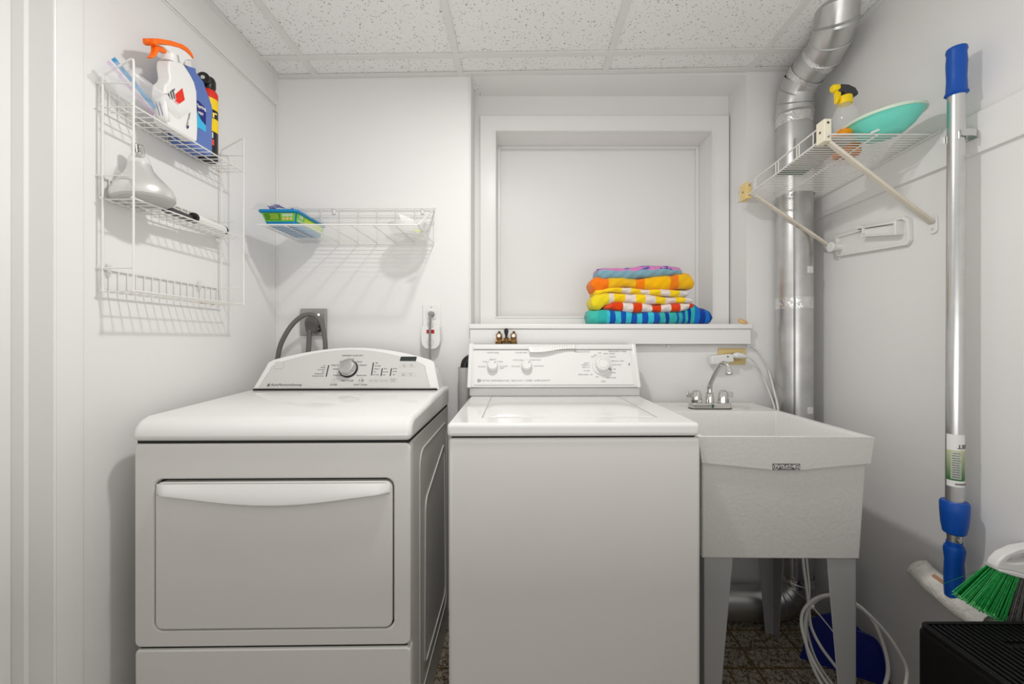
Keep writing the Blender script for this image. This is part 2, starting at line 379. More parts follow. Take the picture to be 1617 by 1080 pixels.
b.ring(arc(1.24,.20,.03,180,270,3)+arc(1.54,.20,.03,270,360,3)+arc(1.50,.70,.05,0,60,3)+arc(1.27,.62,.05,120,180,3),
       arc(1.244,.204,.03,180,270,3)+arc(1.536,.204,.03,270,360,3)+arc(1.496,.695,.05,0,60,3)+arc(1.274,.615,.05,120,180,3),(DX1-.006,0,0),(0,1,0),(0,0,1),(.005,0,0))
b.build('side_panel_ribs',M['enamel_soft'],dr,bevel=.001,seg=2)
# front panel with door opening
d0,d1=hit(243,997,(0,DY,0),(1,0,0),(0,0,1)); e0,e1=hit(622,755,(0,DY,0),(1,0,0),(0,0,1))
b=MB()
def matched(x0,x1,y0,y1,r,n=5): return rrect(x0,x1,y0,y1,r,n)
b.ring(matched(DX0,DX1,.3665,.872,.014),matched(d0,e0,d1,e1,.022),(0,DY,0),(1,0,0),(0,0,1),(0,.03,0))
b.build('front_panel',M['enamel_soft'],dr,bevel=.004)
MB().box(d0-.01,e0+.01,DY+.018,DY+.03,d1-.01,e1+.01).build('door_recess',M['gap'],dr)
MB().prism(matched(DX0,DX1,.02,.3605,.012),(0,DY,0),(1,0,0),(0,0,1),(0,.03,0)).build('toe_panel',M['enamel_soft'],dr,bevel=.005)
MB().box(DX0+.01,DX1-.01,DY+.006,DY+.03,.355,.37).build('panel_gap',M['gap'],dr)
door=MB().prism(matched(d0+.004,e0-.004,d1+.004,e1-.007,.018),(0,DY-.001,0),(1,0,0),(0,0,1),(0,.022,0)).build('door',M['enamel_soft'],dr,bevel=.003)
BASES[door.name]={}
# handle: raised scoop with a curved lower edge
n=24; hx0,hx1=d0+.007,e0-.010; top=e1-.011
def hfn(u,v):
    x=hx0+(hx1-hx0)*u; c=1-(2*u-1)**2
    dep=.028+.030*c**1.6
    z=top-dep*v; edge=min(1,min(u,1-u)*30)
    y=DY-.001-edge*(.003+.013*math.sin(math.pi*min(v*1.15,1)*.5)**1.0*(1 if v<.88 else max(0,(1-v)/.12)))
    return Vector((x,y,z))
MB().grid(hfn,41,14).build('handle',M['enamel'],door,recalc=True)
# lid
b=MB(); prof=[(DY-.006,.878),(DY-.008,.893),(DY-.004,.910),(DY+.008,.926),(DY+.030,.9365),(1.47,.953),(1.62,.953),(1.62,.878)]
b.prism([(p[0],p[1]) for p in prof],(DX0-.003,0,0),(0,1,0),(0,0,1),(DX1-DX0+.006,0,0)); b.build('lid',M['lidwhite'],dr,bevel=.014,seg=5)
MB().box(DX0+.004,DX1-.004,DY+.004,1.62,.872,.880).build('lid_gap',M['gap'],dr)
# control console, leaning back
CO=Vector((-.617,1.465,.954)); CU=Vector((1,0,0)); CV=Vector((0,.075,.150)).normalized(); CN=CU.cross(CV)   # CN points to the viewer
H=.168
def arch(w0,w1,h0,h1,r,z0=0.0):
    pts=[(-w0,z0),(w0,z0)]+[(w1+.004,h0-r),(w1,h0-r*.35),(w1-r*.5,h0)]
    for i in range(1,16):
        t=i/16; x=(w1-r*.5)*(1-2*t); pts.append((x,h0+(h1-h0)*math.sin(math.pi*t)**.9))
    return pts+[(-w1+r*.5,h0),(-w1,h0-r*.35),(-w1-.004,h0-r)]
b=MB(); b.prism(arch(.330,.302,.118,H,.03),CO,CU,CV,-CN*.035); b.build('console_frame',M['lidwhite'],dr,bevel=.006)
b=MB(); b.prism(arch(.328,.302,.105,.152,.03),CO-CN*.034+Vector((0,0,-.0)),CU,CV,Vector((0,.10,-.005))); b.build('console_body',M['enamel'],dr,bevel=.02,seg=4)
pf=MB().prism(arch(.302,.276,.100,.155,.03,.008),CO+CU*-.006+CN*.0004,CU,CV,CN*.0016).build('control_panel',M['panel_grey'],dr,bevel=.001,seg=2); BASES[pf.name]={}
MB().prism([(x*1.004,y+.001*(1 if y>.05 else -1)) for x,y in arch(.302,.276,.100,.155,.03,.008)],CO+CU*-.006+CN*.0002,CU,CV,CN*.0006).build('panel_outline',M['print_l'],dr)
MB().obox(CO+CV*.005+CN*.004,CU,CV,CN,.640,.004,.006).build('console_trim_strip',M['chrome'],dr,bevel=.001)
MB().obox(CO+CV*.000+CN*.002,CU,CV,CN,.645,.005,.006).build('console_gap',M['gap'],dr)
def c3(px,py,l=.0021): u,v=hit(px,py,CO,CU,CV); return CO+CU*u+CV*v+CN*l
kb=c3(551,583,.002)
MB().lathe([(.0,0),(.0335,0),(.0335,.004),(0,.004)],kb,CN,36).build('dial_ring',M['black'],dr)
knob=MB().lathe([(0,0),(.030,0),(.0295,.006),(.0275,.008),(.027,.022),(.025,.026),(.020,.0275),(0,.027)],kb+CN*.004,CN,40).build('dial',M['alu'],dr); BASES[knob.name]={}
lc=c3(645,567,.001)
b=MB(); b.prism([(x+y*.15,y) for x,y in rrect(-.029,.029,-.0085,.0085,.002)],lc,CU,CV,CN*.0025); b.build('display_screen',M['lcd'],dr)
for (ax,ay,bx,by) in ((519.5,577,515.5,595),(590,573,587,593),(604,582,602,594),(618.5,582,616.5,594)):
    p,q=c3(ax,ay,.0025),c3(bx,by,.0025); MB().obox((p+q)/2,q-p,CU,CN,(q-p).length,.0034,.001).build('indicator_bar',M['black'],dr)
b=MB(); bp=MB()
def outline(b_,px,py,w_,h_,r_=.004,th=.0006):
    o=c3(px,py,.0021); a=rrect(-w_,w_,-h_,h_,r_); i=rrect(-w_+th,w_-th,-h_+th,h_-th,r_-th*.6)
    bt_=MB().prism(i,o-CN*.0004,CU,CV,CN*.0008).build('button' if w_<.0163 else 'square_badge',M['panel_grey'],dr); BASES[bt_.name]={}
    MB().ring(a,i,o-CN*.0002,CU,CV,CN*.0006).build('button_outline',M['print_l'],bt_)
for (px,py) in ((590,601),(605.5,601),(620.5,600.5)): outline(b,px,py,.016,.0075)
for (px,py) in ((637,577.5),(651,577.5),(635.5,591.5),(649.5,591.5)): outline(b,px,py,.0145,.0065)
for (px,py) in ((528.5,601.5),(570.5,601)): 
    o=c3(px,py,.0021); MB().ring(arc(0,0,.0105,0,337.5,15),arc(0,0,.0098,0,337.5,15),o,CU,CV,CN*.0006).build('round_button_ring',M['print_l'],dr)
outline(b,441.5,577.5,.0165,.0135,.003,.0012)
b=MB()
for t,px,py,sz,al in (('EVENHEAT AUTO DRY',557,562,.0060,'CENTER'),('Normal',554,567.5,.0060,'CENTER'),('Casual',563,571.5,.0058,'LEFT'),('Delicates',567.5,577,.0058,'LEFT'),('Express Dry',563,593,.0058,'LEFT'),
    ('Bulky',537,571.5,.0058,'LEFT'),('Heavy Duty',523.5,577,.0058,'LEFT'),('Sanitize',526,583,.0058,'LEFT'),('Timed Dry',526,593,.0058,'LEFT'),('Fuel CYCLES',549,601.5,.0062,'CENTER'),('POWER',527,608,.0058,'CENTER'),('START / PAUSE',569,608,.0058,'CENTER'),
    ('High',592.5,573.5,.0046,'LEFT'),('Med High',591.5,578,.0046,'LEFT'),('Medium',591,583,.0046,'LEFT'),('Low',590,587.5,.0046,'LEFT'),('Air Only',589.5,592,.0046,'LEFT'),
    ('More',606,582.5,.0046,'LEFT'),('Normal',605,587.5,.0046,'LEFT'),('Less',604.5,592,.0046,'LEFT'),('80 Min',620.5,582.5,.0046,'LEFT'),('40 Min',620,587,.0046,'LEFT'),('Off',620,592,.0046,'LEFT'),
    ('Dry Temp',590,601,.0052,'CENTER'),('Dry Level',605.5,601,.0052,'CENTER'),('Wrinkle\nGuard',620.5,600.5,.0048,'CENTER'),('Less\nTime',638,577.5,.0042,'CENTER'),('More\nTime',650,577.5,.0042,'CENTER'),('Cycle\nSignal',637,591.5,.0042,'CENTER'),('Touch\nUp',648.5,591.5,.0042,'CENTER'),
    ('On',514,577.5,.0044,'RIGHT'),('Sensing',514,580.5,.0044,'RIGHT'),('Cool Down',513.5,584,.0044,'RIGHT'),('Dry',512.5,587.5,.0044,'RIGHT'),('Wrinkle Guard',512,590.5,.0044,'RIGHT'),('Check Lint Screen',511.5,594,.0044,'RIGHT')):
    b.text(t,sz*1.25,c3(px,py,.0024),CU,CV,align=al,shear=.15)
b.text('AutoMoistureSensing',.0125,c3(428,608,.0024),CU,CV,align='LEFT',shear=.2)
b.text('I',.010,c3(528.5,601.5,.0024),CU,CV)
for dx in (-.002,.002): b.obox(c3(572.5,601,.0024)+CU*dx,CV,CU,CN,.008,.0022,.0006)
b.prism([(-.002,-.003),(.002,0),(-.002,.003)],c3(568.5,601,.0022),CU,CV,CN*.0006)
for sx in (0,.0045): b.prism([(sx,-.006),(sx+.003,-.006),(sx+.006,.005),(sx+.002,.003)],c3(422.5,608,.0022),CU,CV,CN*.0006)
b.build('printed_lettering',M['print'],dr)

# ------------------------------------------------------------ washing machine
WX0,WX1,WY=-.1915,.4545,1.055
wpiv=Vector(((WX0+WX1)/2,WY,0)); wrz=math.radians(.8)
wm=thing('washing_machine','white top-loading washer with flat lid and three-knob control panel','washing machine',wpiv,rz=wrz)
RW=Matrix.Rotation(wrz,3,'Z')
MB().box(WX0+.003,WX1+.003,WY+.004,1.60,0.0,.880).build('cabinet',M['enamel_soft'],wm,bevel=.010,seg=4)
MB().box(WX0+.01,WX1-.01,WY+.012,1.60,.874,.892).build('top_gap',M['gap'],wm)
b=MB(); b.box(WX0,WX1,WY-.001,1.66,.8845,.919); b.build('top_cover',M['lidwhite'],wm,bevel=.010,seg=5)
# recessed lid: slab with a seam around it, thumb notch at the front
LX0,LX1,LY0,LY1=-.106,.3655,1.128,1.545
def lidf(u,v):
    x=LX0+(LX1-LX0)*u; y=LY0+(LY1-LY0)*v
    e=min(min(u,1-u)*14,min(v,1-v)*14,1)
    z=.9192+.0022*e**.5
    t=(u-.515)/.16
    if abs(t)<1 and v<.07: z-=.004*(1-t*t)*(1-v/.07)
    return Vector((x,y,z))
b=MB(); b.grid(lidf,49,49); b.build('lid',M['lidwhite'],wm)
b=MB()
for (x0,x1,y0,y1) in ((LX0-.004,LX0-.0005,LY0,LY1),(LX1+.0005,LX1+.004,LY0,LY1),(LX0-.004,LX1+.004,LY1,LY1+.003)): b.box(x0,x1,y0,y1,.9185,.9193)
b.build('lid_seam',M['print_l'],wm)
# console plinth and console
b=MB(); b.box(WX0-.001,WX1-.003,1.562,1.66,.919,.951); b.build('console_plinth',M['enamel'],wm,bevel=.004)
WO=Vector((.1245,1.545,.953)); WU=Vector((1,0,0)); WV=Vector((0,.062,.155)).normalized(); WN=WU.cross(WV); WH=.166
b=MB(); b.prism([(1.548,.953),(1.548+.062*1.04,.953+.155*1.04),(1.665,1.113),(1.665,.953)],(-.1965,0,0),(0,1,0),(0,0,1),(.641,0,0)); b.build('console_body',M['enamel'],wm,bevel=.003)
for sx in (-.3235,.3085):
    b=MB(); b.prism([(1.539,.953),(1.541,.958),(1.545+.062*1.05,.953+.155*1.05),(1.66,1.118),(1.66,.953)],(WO.x+sx,0,0),(0,1,0),(0,0,1),(.016,0,0)); b.build('console_end_cap',M['enamel'],wm,bevel=.004)
def w3(px,py,l=.0006): u,v=hit(px,py,WO,WU,WV,wpiv,RW); return WO+WU*u+WV*v+WN*l
b=MB(); pts=rrect(-.300,.300,.010,.150,.004,3); b.prism([(p[0],p[1]) for p in pts],WO+WN*-.004,WU,WV,WN*.0035); b.build('control_panel',M['lidwhite'],wm,bevel=.001,seg=2)
b=MB(); b.obox(WO+WV*.004+WN*.003,WU,WV,WN,.612,.006,.006); b.obox(WO+WV*.155+WN*.002,WU,WV,WN,.612,.006,.006); b.build('console_rail',M['enamel'],wm,bevel=.0015)
b=MB(); b.obox(WO+WV*.0105+WN*.0004,WU,WV,WN,.598,.0008,.0006); b.obox(WO+WV*.149+WN*.0004,WU,WV,WN,.598,.0008,.0006)
for t,px,py,sz,al in (('WATER LEVEL',778.5,557,.0066,'CENTER'),('WATER TEMP',823,557,.0066,'CENTER'),('REGULAR CYCLE',919,555.5,.0066,'CENTER'),('PERMANENT PRESS',975,555,.0072,'CENTER'),
    ('MEDIUM',778,567.5,.0056,'CENTER'),('SMALL',770,571,.0056,'RIGHT'),('LARGE',786,571,.0056,'LEFT'),('EX SMALL',767,579,.0056,'RIGHT'),('EX LARGE',789,578.5,.0056,'LEFT'),('RESET',789,581.5,.0056,'LEFT'),
    ('WARM COLD',826,568.5,.0056,'RIGHT'),('WARM WARM',837,568.5,.0056,'LEFT'),('HOT COLD',821,578.5,.0056,'RIGHT'),('COLD COLD',843,578,.0056,'LEFT'),
    ('OFF',947,557.5,.0056,'CENTER'),('OFF',940,561,.0056,'CENTER'),('SPIN',936,563.5,.0056,'CENTER'),('HEAVY  SOILED',962,558.5,.0056,'CENTER'),('NORMAL',962,563.5,.0056,'LEFT'),('REGULAR  6 MIN',965,570,.0056,'LEFT'),('SOAK ONLY',967,576,.0056,'LEFT'),('OFF',968,583,.0056,'LEFT'),('RINSE',965,588.5,.0056,'LEFT'),
    ('DELICATES',958,596.5,.0062,'LEFT'),('LIGHT 4',931,573.5,.0056,'RIGHT'),('NORMAL 6',931,576.5,.0056,'RIGHT'),('HEAVY 10',931,580,.0056,'RIGHT'),('SP  SPIN',931,585.5,.0056,'RIGHT'),('EXTRA RINSE   OFF',936,591.5,.0056,'RIGHT'),('OFF',943,595,.0056,'CENTER'),('FABRIC',953,602.3,.0050,'CENTER'),('LID',993.5,573.5,.0050,'CENTER')):
    b.text(t,sz*1.15,w3(px,py,.0006),WU,WV,align=al)
b.text('MAYTAG  DEPENDABLE CARE   HEAVY DUTY   2 SPEED   SUPER CAPACITY',.0078,w3(760,601,.0006),WU,WV,align='LEFT')
b.build('printed_lettering',M['print_l'],wm)
b=MB(); o=w3(756.5,601,.0004); b.ring(rrect(-.0052,.0052,-.0044,.0044,.001,2),rrect(-.0036,.0036,-.0028,.0028,.001,2),o,WU,WV,WN*.0008); b.build('square_emblem',M['print'],wm)
for (px,py) in ((778,579),(831.5,578.5)):
    o=w3(px,py,0); kn=MB().lathe([(0,0),(.0205,0),(.0205,.008),(.019,.020),(.016,.0235),(0,.0245)],o,WN,36).build('knob',M['lidwhite'],wm); BASES[kn.name]={}
    MB().obox(o+WN*.0240+WU*.009+WV*.009,WU+WV,WV-WU,WN,.009,.0014,.001).build('pointer',M['print'],kn)
o=w3(950.5,577.5,0)
MB().lathe([(0,0),(.037,0),(.037,.004),(.035,.006),(0,.006)],o,WN,48).build('dial_skirt',M['lidwhite'],wm)
kn=MB().lathe([(0,0),(.027,0),(.027,.012),(.0255,.022),(.022,.025),(.0185,.0255),(.0175,.0235),(.0165,.0255),(0,.0265)],o+WN*.006,WN,48).build('dial',M['lidwhite'],wm)
a=WU*.86-WV*.5; MB().obox(o+a*.033+WN*.0075,a,a.cross(WN),WN,.010,.0022,.003).build('dial_pointer',M['print'],wm)
MB().lathe([(0,0),(.0022,0),(.0022,.001),(0,.001)],w3(993.5,576,0),WN,10).build('lid_lamp',M['black'],wm)

# paper strip on the washer console
def paper(u,v):
    a=w3(833+75*u,546+2*(1-u)-1.5*u,.006); c=w3(836+72.5*u,558.5-6*u+1.5*math.sin(u*6),.006)
    p=a.lerp(c,v); p=p+WN*(.004*math.sin(u*5+.5)*v+.010*v*v)
    return RW@(p-wpiv)+wpiv
b=MB(); b.grid(paper,20,6); o=b.build('paper_note',M['paper'],None,loc=(.02,1.60,1.10)); md=o.modifiers.new('sheet','SOLIDIFY'); md.thickness=.0006
tag(o,'crumpled strip of printed paper lying over the top edge of the washer panel','paper')
b=MB()
for r_ in range(6):
    for k in range(17):
        u0=.10+.05*k+random.random()*.01; v0=.12+.13*r_
        if u0>.93: continue
        p=paper(u0,v0)-Vector((0,.0010,0)); q=paper(u0+.035*random.uniform(.5,1),v0)-Vector((0,.0010,0)); b.obox((p+q)/2,q-p,(0,.3,1),(0,1,-.3),(q-p).length,.0011,.0002)
pr=b.build('printed_lettering',M['print_l'],None,loc=(.02,1.60,1.10)); pr.location=(0,0,0); pr.parent=o

# ------------------------------------------------------------ utility sink
sk=thing('utility_sink','speckled grey floor-standing laundry sink on four tapered legs beside the washer','sink',(.712,1.12,0),rz=math.radians(-.7))
SX0,SX1,SY0,SY1,SZ=.476,.949,1.12,1.725,.868
b=MB()
# apron band: tapering slightly inward to the bottom, with a shallow V at the middle
xs=[SX0,.50,.60,.672,.674,.750,.752,.83,.93,SX1]; 
def zb(x):
    t=1-abs(x-.712)/.2365; return .797-.018*min(max(t,0)*1.22,1)
def band(side):
    pass
fr=[(SX0,SZ),(SX1,SZ),(SX1-.010,zb(SX1)),(.752,zb(.752)),(.672,zb(.672)),(SX0+.010,zb(SX0))]
b.prism([(p[0],p[1]) for p in fr],(0,SY0,0),(1,0,0),(0,0,1),(0,.012,0))
b._box8([(SX1-.012,SY0+.006,.797),(SX1-.010,SY0+.006,.797),(SX1-.010,SY1,.797),(SX1-.012,SY1,.797),(SX1-.012,SY0,SZ),(SX1,SY0,SZ),(SX1,SY1,SZ),(SX1-.012,SY1,SZ)])
b._box8([(SX0+.010,SY0+.006,.797),(SX0+.014,SY0+.006,.797),(SX0+.014,SY1,.797),(SX0+.010,SY1,.797),(SX0,SY0,SZ),(SX0+.014,SY0,SZ),(SX0+.014,SY1,SZ),(SX0,SY1,SZ)])
b.build('rim_apron',M['sinkmat'],sk,bevel=.002)
# basin outer shell
b=MB(); a0,a1,c0,c1=SX0+.014,SX1-.016,SY0+.008,SY1-.01
b._box8([(a0+.004,c0+.010,.530),(a1-.010,c0+.010,.530),(a1-.010,c1-.02,.530),(a0+.004,c1-.02,.530),(a0,c0,.80),(a1,c0,.80),(a1,c1,.80),(a0,c1,.80)])
b.bm.faces.ensure_lookup_table(); bmesh.ops.delete(b.bm,geom=[f for f in b.bm.faces if f.calc_center_median().z>.79],context='FACES_ONLY')
b.build('basin_shell',M['sinkmat'],sk,bevel=.004)
# inner basin + deck (a continuous sheet)
b=MB()
def lp(x0,x1,y0,y1,z): return [Vector((x0,y0,z)),Vector((x1,y0,z)),Vector((x1,y1,z)),Vector((x0,y1,z))]
Ls=[lp(SX0,SX1,SY0,SY1,SZ),lp(SX0+.018,SX1-.018,SY0+.016,1.53,SZ+.0005),lp(SX0+.024,SX1-.024,SY0+.022,1.524,SZ-.01),lp(SX0+.05,SX1-.05,SY0+.06,1.48,.58),lp(SX0+.10,SX1-.10,SY0+.11,1.43,.565)]
R=[[b.bm.verts.new(p) for p in L_] for L_ in Ls]
for A,B in zip(R,R[1:]):
    for i in range(4): b.bm.faces.new((A[i],A[(i+1)%4],B[(i+1)%4],B[i]))
b.bm.faces.new(R[-1])
b.build('basin_inside',M['sinkin'],sk,bevel=.003)
MB().box(SX0,SX1,SY1-.012,SY1,.80,SZ+.002).build('back_edge',M['sinkin'],sk,bevel=.002)
# label
b=MB(); b.box(.6755,.7485,SY0-.0012,SY0+.001,.7795,.7965); lb=b.build('maker_plate',M['print'],sk); BASES[lb.name]={}
b=MB()
for cx in (.684,.740): b.ring([(cx+.0072*math.cos(t*.3927),.788+.0072*math.sin(t*.3927)) for t in range(16)],[(cx+.0060*math.cos(t*.3927),.788+.0060*math.sin(t*.3927)) for t in range(16)],(0,SY0-.0016,0),(1,0,0),(0,0,1),(0,.0004,0))
b.text('UTILATUB',.0105,(.712,SY0-.0014,.7895),(1,0,0),(0,0,1),bold=.0002); b.text('THE ORIGINAL',.0040,(.712,SY0-.0014,.7833),(1,0,0),(0,0,1)); b.text('P',.0095,(.684,SY0-.0014,.788),(1,0,0),(0,0,1),bold=.0004); b.text('18',.0070,(.740,SY0-.0014,.788),(1,0,0),(0,0,1),bold=.0002)
b.build('plate_lettering',M['sinkin'],lb)
# legs: folded L-section, tapering to the foot
for (lx,ly,sx,sy) in ((.500,SY0+.022,1,1),(SX1-.032,SY0+.022,-1,1),(.500,1.60,1,-1),(.962,1.60,-1,-1)):
    b=MB(); t=.003; wt,wb=.080,.034
    b.prism([(0,.532),(sx*wt,.532),(sx*wb,0),(0,0)],(lx,ly,0),(1,0,0),(0,0,1),(0,sy*t,0))
    b.prism([(0,.532),(sy*wt,.532),(sy*wb,0),(0,0)],(lx,ly,0),(0,1,0),(0,0,1),(sx*t,0,0))
    b.build('leg',M['leg'],sk,bevel=.001,seg=2)
# faucet
fa=thing('sink_faucet','chrome two-handle faucet with swivel spout on the back of the laundry sink','faucet',(.715,1.585,SZ))
fx,fy,fz=.718,1.590,SZ
b=MB(); b.prism(rrect(-.079,.079,-.026,.026,.022,5),(fx,fy,fz),(1,0,0),(0,1,0),(0,0,.024)); b.build('base_plate',M['chrome'],fa,bevel=.005)
MB().prism(rrect(-.080,.080,-.027,.027,.022,5),(fx,fy,fz-.0004),(1,0,0),(0,1,0),(0,0,.003)).build('gasket',M['black'],fa)
MB().box(fx-.004,fx+.004,fy-.0268,fy-.0255,fz+.006,fz+.020).build('green_mark',mat('green_mark',(.01,.12,.05),.4),fa)
MB().lathe([(.016,0),(.0155,.02),(.013,.034),(.0145,.037),(.0145,.040),(0,.040)],(fx,fy,fz+.022),(0,0,1),24).build('spout_collar',M['chrome'],fa)
sp=sm([(fx,fy,fz+.058),(fx,fy,fz+.084),(fx+.004,fy-.010,fz+.108),(fx+.013,fy-.034,fz+.152),(fx+.020,fy-.054,fz+.174),(fx+.025,fy-.070,fz+.177),(fx+.029,fy-.082,fz+.168),(fx+.030,fy-.086,fz+.150)],6)
MB().tube(sp,[.0095]*8+[.0085]*(len(sp)-8),14).build('spout',M['chrome'],fa)
MB().lathe([(0,0),(.0115,0),(.0125,.004),(.0125,.012),(.0098,.020),(0,.020)],(fx+.030,fy-.087,fz+.136),(0,0,1),20).build('aerator',M['chrome'],fa)
for sgn in (-1,1):
    hx=fx+sgn*.051
    h=MB().lathe([(0,0),(.020,0),(.0195,.010),(.018,.030),(.015,.042),(.009,.047),(0,.048)],(hx,fy,fz+.024),(0,0,1),10).build('handle',M['chrome'],fa); BASES[h.name]={}
    MB().box(min(hx+sgn*.010,hx+sgn*.038),max(hx+sgn*.010,hx+sgn*.038),fy-.003,fy+.003,fz+.042,fz+.064).build('handle_wing',M['chrome'],h,bevel=.002)

# ------------------------------------------------------------ vent duct
du=thing('vent_duct','galvanised round duct rising beside the sink and bending up through the ceiling','duct',(1.102,1.682,0))
R0=.0655
pipe=[(1.102,1.682,.16),(1.102,1.682,1.0),(1.102,1.682,2.042)]
MB().tube(pipe,R0,40,cap=False).build('riser_pipe',M['duct'],du)
def seg_elbow(pts,r,name):
    b=MB(); b.tube(pts,r,40,cap=False)
    for p,q in zip(pts[:-1],pts[1:]):
        p=Vector(p);q=Vector(q);d=(q-p).normalized(); b.tube([p-d*.004,p,p+d*.004],[r,r+.004,r],40,cap=False)
    return b.build(name,M['duct'],du,ang=20)
el=[(1.102,1.682,2.040),(1.102,1.679,2.082),(1.100,1.662,2.128),(1.102,1.632,2.157)]
seg_elbow(el,R0+.001,'lower_elbow')
MB().tube([(1.102,1.636,2.154),(1.1085,1.590,2.176),(1.1195,1.545,2.194)],R0-.001,40,cap=False).build('angled_pipe',M['duct'],du)
MB().tube([(1.1031,1.628,2.158),(1.1060,1.608,2.1675)],R0+.0006,40,cap=False).build('foil_tape',M['foil'],du)
MB().tube([(1.1140,1.568,2.185),(1.1190,1.548,2.193)],R0+.0006,40,cap=False).build('foil_tape',M['foil'],du)
el=[(1.1190,1.548,2.193),(1.112,1.495,2.212),(1.096,1.450,2.240),(1.082,1.425,2.275),(1.078,1.418,2.36)]
seg_elbow(el,R0,'upper_elbow')
MB().tube([(1.102,1.682,1.992),(1.102,1.682,2.036)],R0+.0008,40,cap=False).build('foil_tape',M['foil'],du)
MB().tube([(1.102,1.682,1.255),(1.102,1.682,1.300)],R0+.0008,40,cap=False).build('foil_tape',M['foil'],du)
b=MB(); b.box(1.064,1.067,1.618,1.636,.2,1.92); b.build('lap_seam',M['duct'],du,bevel=.001)
for z in (1.405,.855):
    c=Vector((1.124,1.6195,z)); MB().obox(c,(1,.33,0),(0,0,1),(-.33,1,0),.026,.026,.004).build('strap_tab',M['enamel'],du,bevel=.001)
# floor elbow and horizontal run behind the machines
pts=[(1.102,1.682,.165)]+[(1.102-.10*(1-math.cos(t)),1.682,.165-.10*math.sin(t)) for t in (.4,.8,1.2,1.5708)]
b=MB(); b.tube(pts,R0+.001,40,cap=False)
for p,q in zip(pts[:-1],pts[1:]):
    p=Vector(p);q=Vector(q);d=(q-p).normalized(); b.tube([p-d*.004,p,p+d*.004],[R0+.001,R0+.005,R0+.001],40,cap=False)
b.build('floor_elbow',M['duct'],du,ang=20)
b=MB(); b.tube([(1.004,1.682,.066),(-.20,1.682,.066)],R0,40,cap=False); b.build('floor_pipe',M['duct'],du)
MB().tube([(1.102,1.682,.155),(1.102,1.682,.19)],R0+.0025,40,cap=False).build('foil_tape',M['foil'],du)

# ------------------------------------------------------------ three-tier wire rack on the left wall
rk=thing('wire_wall_rack','white three-tier wire rack mounted on the left wall','rack',(XL,1.207,1.25))
xi,xo,xb=-1.020,-.945,-1.033; ya,yc=1.008,1.406
for y in (ya,yc):
    b=MB(); b.tube([(xi,y,1.246),(xi,y,1.765),(xi+.003,y,1.775),(xo-.006,y,1.813),(xo-.001,y,1.812),(xo,y,1.803),(xo,y,1.246)],.0024,8); 
    b.build('end_frame',M['wire'],rk)
for k,z in enumerate((1.25,1.475,1.70)):
    b=MB(); r=.0014
    for x in (xo,xi): b.tube([(x,ya-.006,z),(x,yc+.008,z)],.0022,8)
    b.tube([((xo+xi)/2,ya,z-.002),((xo+xi)/2,yc,z-.002)],r,6)
    b.tube([(xb,ya-.002,z+.055),(xb,yc,z+.055)],.0020,8)
    for y in (ya,yc): b.tube([(xb,y,z+.055),(xo,y,z+.055)],.0018,8)
    for i in range(17):
        y=ya+.004+i*.0243
        b.tube([(xb+.001,y,z+.055),(xb+.001,y,z+.004),(xb+.004,y,z-.002),(xo,y,z-.001)],r,6)
    sh=b.build('basket_shelf',M['wire'],rk)
for (y,z) in ((1.335,1.2485),(1.365,1.2480),(1.385,1.4735),(1.392,1.6985),(1.318,1.2485)):
    MB().tube([(xi-.001,y-.004,z),(xi-.001,y+.005,z)],.0026,8).build('rust_spot',M['rust'],rk)
for y in (1.035,1.325):
    b=MB(); b.obox((XL+.004,y,1.304),(0,1,0),(0,0,1),(1,0,0),.010,.030,.006); b.tube([(XL+.004,y,1.299),(XL+.011,y,1.299)],.003,8); b.build('wall_clip',M['frost'],rk,bevel=.002)

# ------------------------------------------------------------ things on the left rack
z1=1.7018
def wrap(b,c,r,a0,a1,z0f,z1f,n=20,mi=0):
    def fn(u,v):
        a=math.radians(a0+(a1-a0)*u); z=z0f(u)+(z1f(u)-z0f(u))*v
        return Vector((c[0]+r*math.cos(a),c[1]+r*math.sin(a),z))
    b.grid(fn,n,3,mi=mi); return b
# white trigger spray bottle
def onx(x,*pts): 
    out=[]
    for px,py in pts: q=wallpt(px,py,x); out.append((q.y,q.z))
    return out
sb=thing('spray_bottle','white spray bottle with orange trigger head on the top tier of the left wall rack','bottle',(-.963,1.17,z1))
XM=-.960; XF=-.9428; YZ=((0,1,0),(0,0,1))
body=onx(XM,(302,146),(298,130),(291,117),(282,103),(277.5,99),(258.5,95.5),(256.8,99),(256.6,109),(258.6,123),(257,129),(251,134),(249,148),(251,175))
y0_=wallpt(257,205,XM).y; y1_=wallpt(302.5,222,XM).y
b=MB(); b.prism(body+[(y0_-.012,z1+.02),(y0_-.008,z1+.004),(y0_,z1),(y1_-.006,z1),(y1_,z1+.006),(y1_+.002,z1+.04)],(-.978,0,0),*YZ,(.035,0,0)); b.build('bottle_body',M['plastic_w'],sb,bevel=.007,seg=4)
q0,q1=wallpt(258.4,95.5,XM),wallpt(277.4,99,XM); r0,r1=wallpt(258.4,85,XM),wallpt(277,88,XM)
lo_,hi_=(q0+q1)/2,(r0+r1)/2; MB().tube([lo_-(hi_-lo_)*.15,lo_,hi_],[.0165,.0180,.0170],28).build('screw_cap',M['plastic_w'],sb)
b=MB(); b.prism(onx(XM,(241,70),(262,71.5),(275.6,75),(285,80),(293,87),(297.5,93),(297.8,95.4),(289,94.5),(284.5,97),(281.5,103),(278,98),(276,88),(262,85),(259,80),(252,74)),(-.974,0,0),*YZ,(.027,0,0)); b.build('spray_head',M['plastic_w'],sb,bevel=.003)
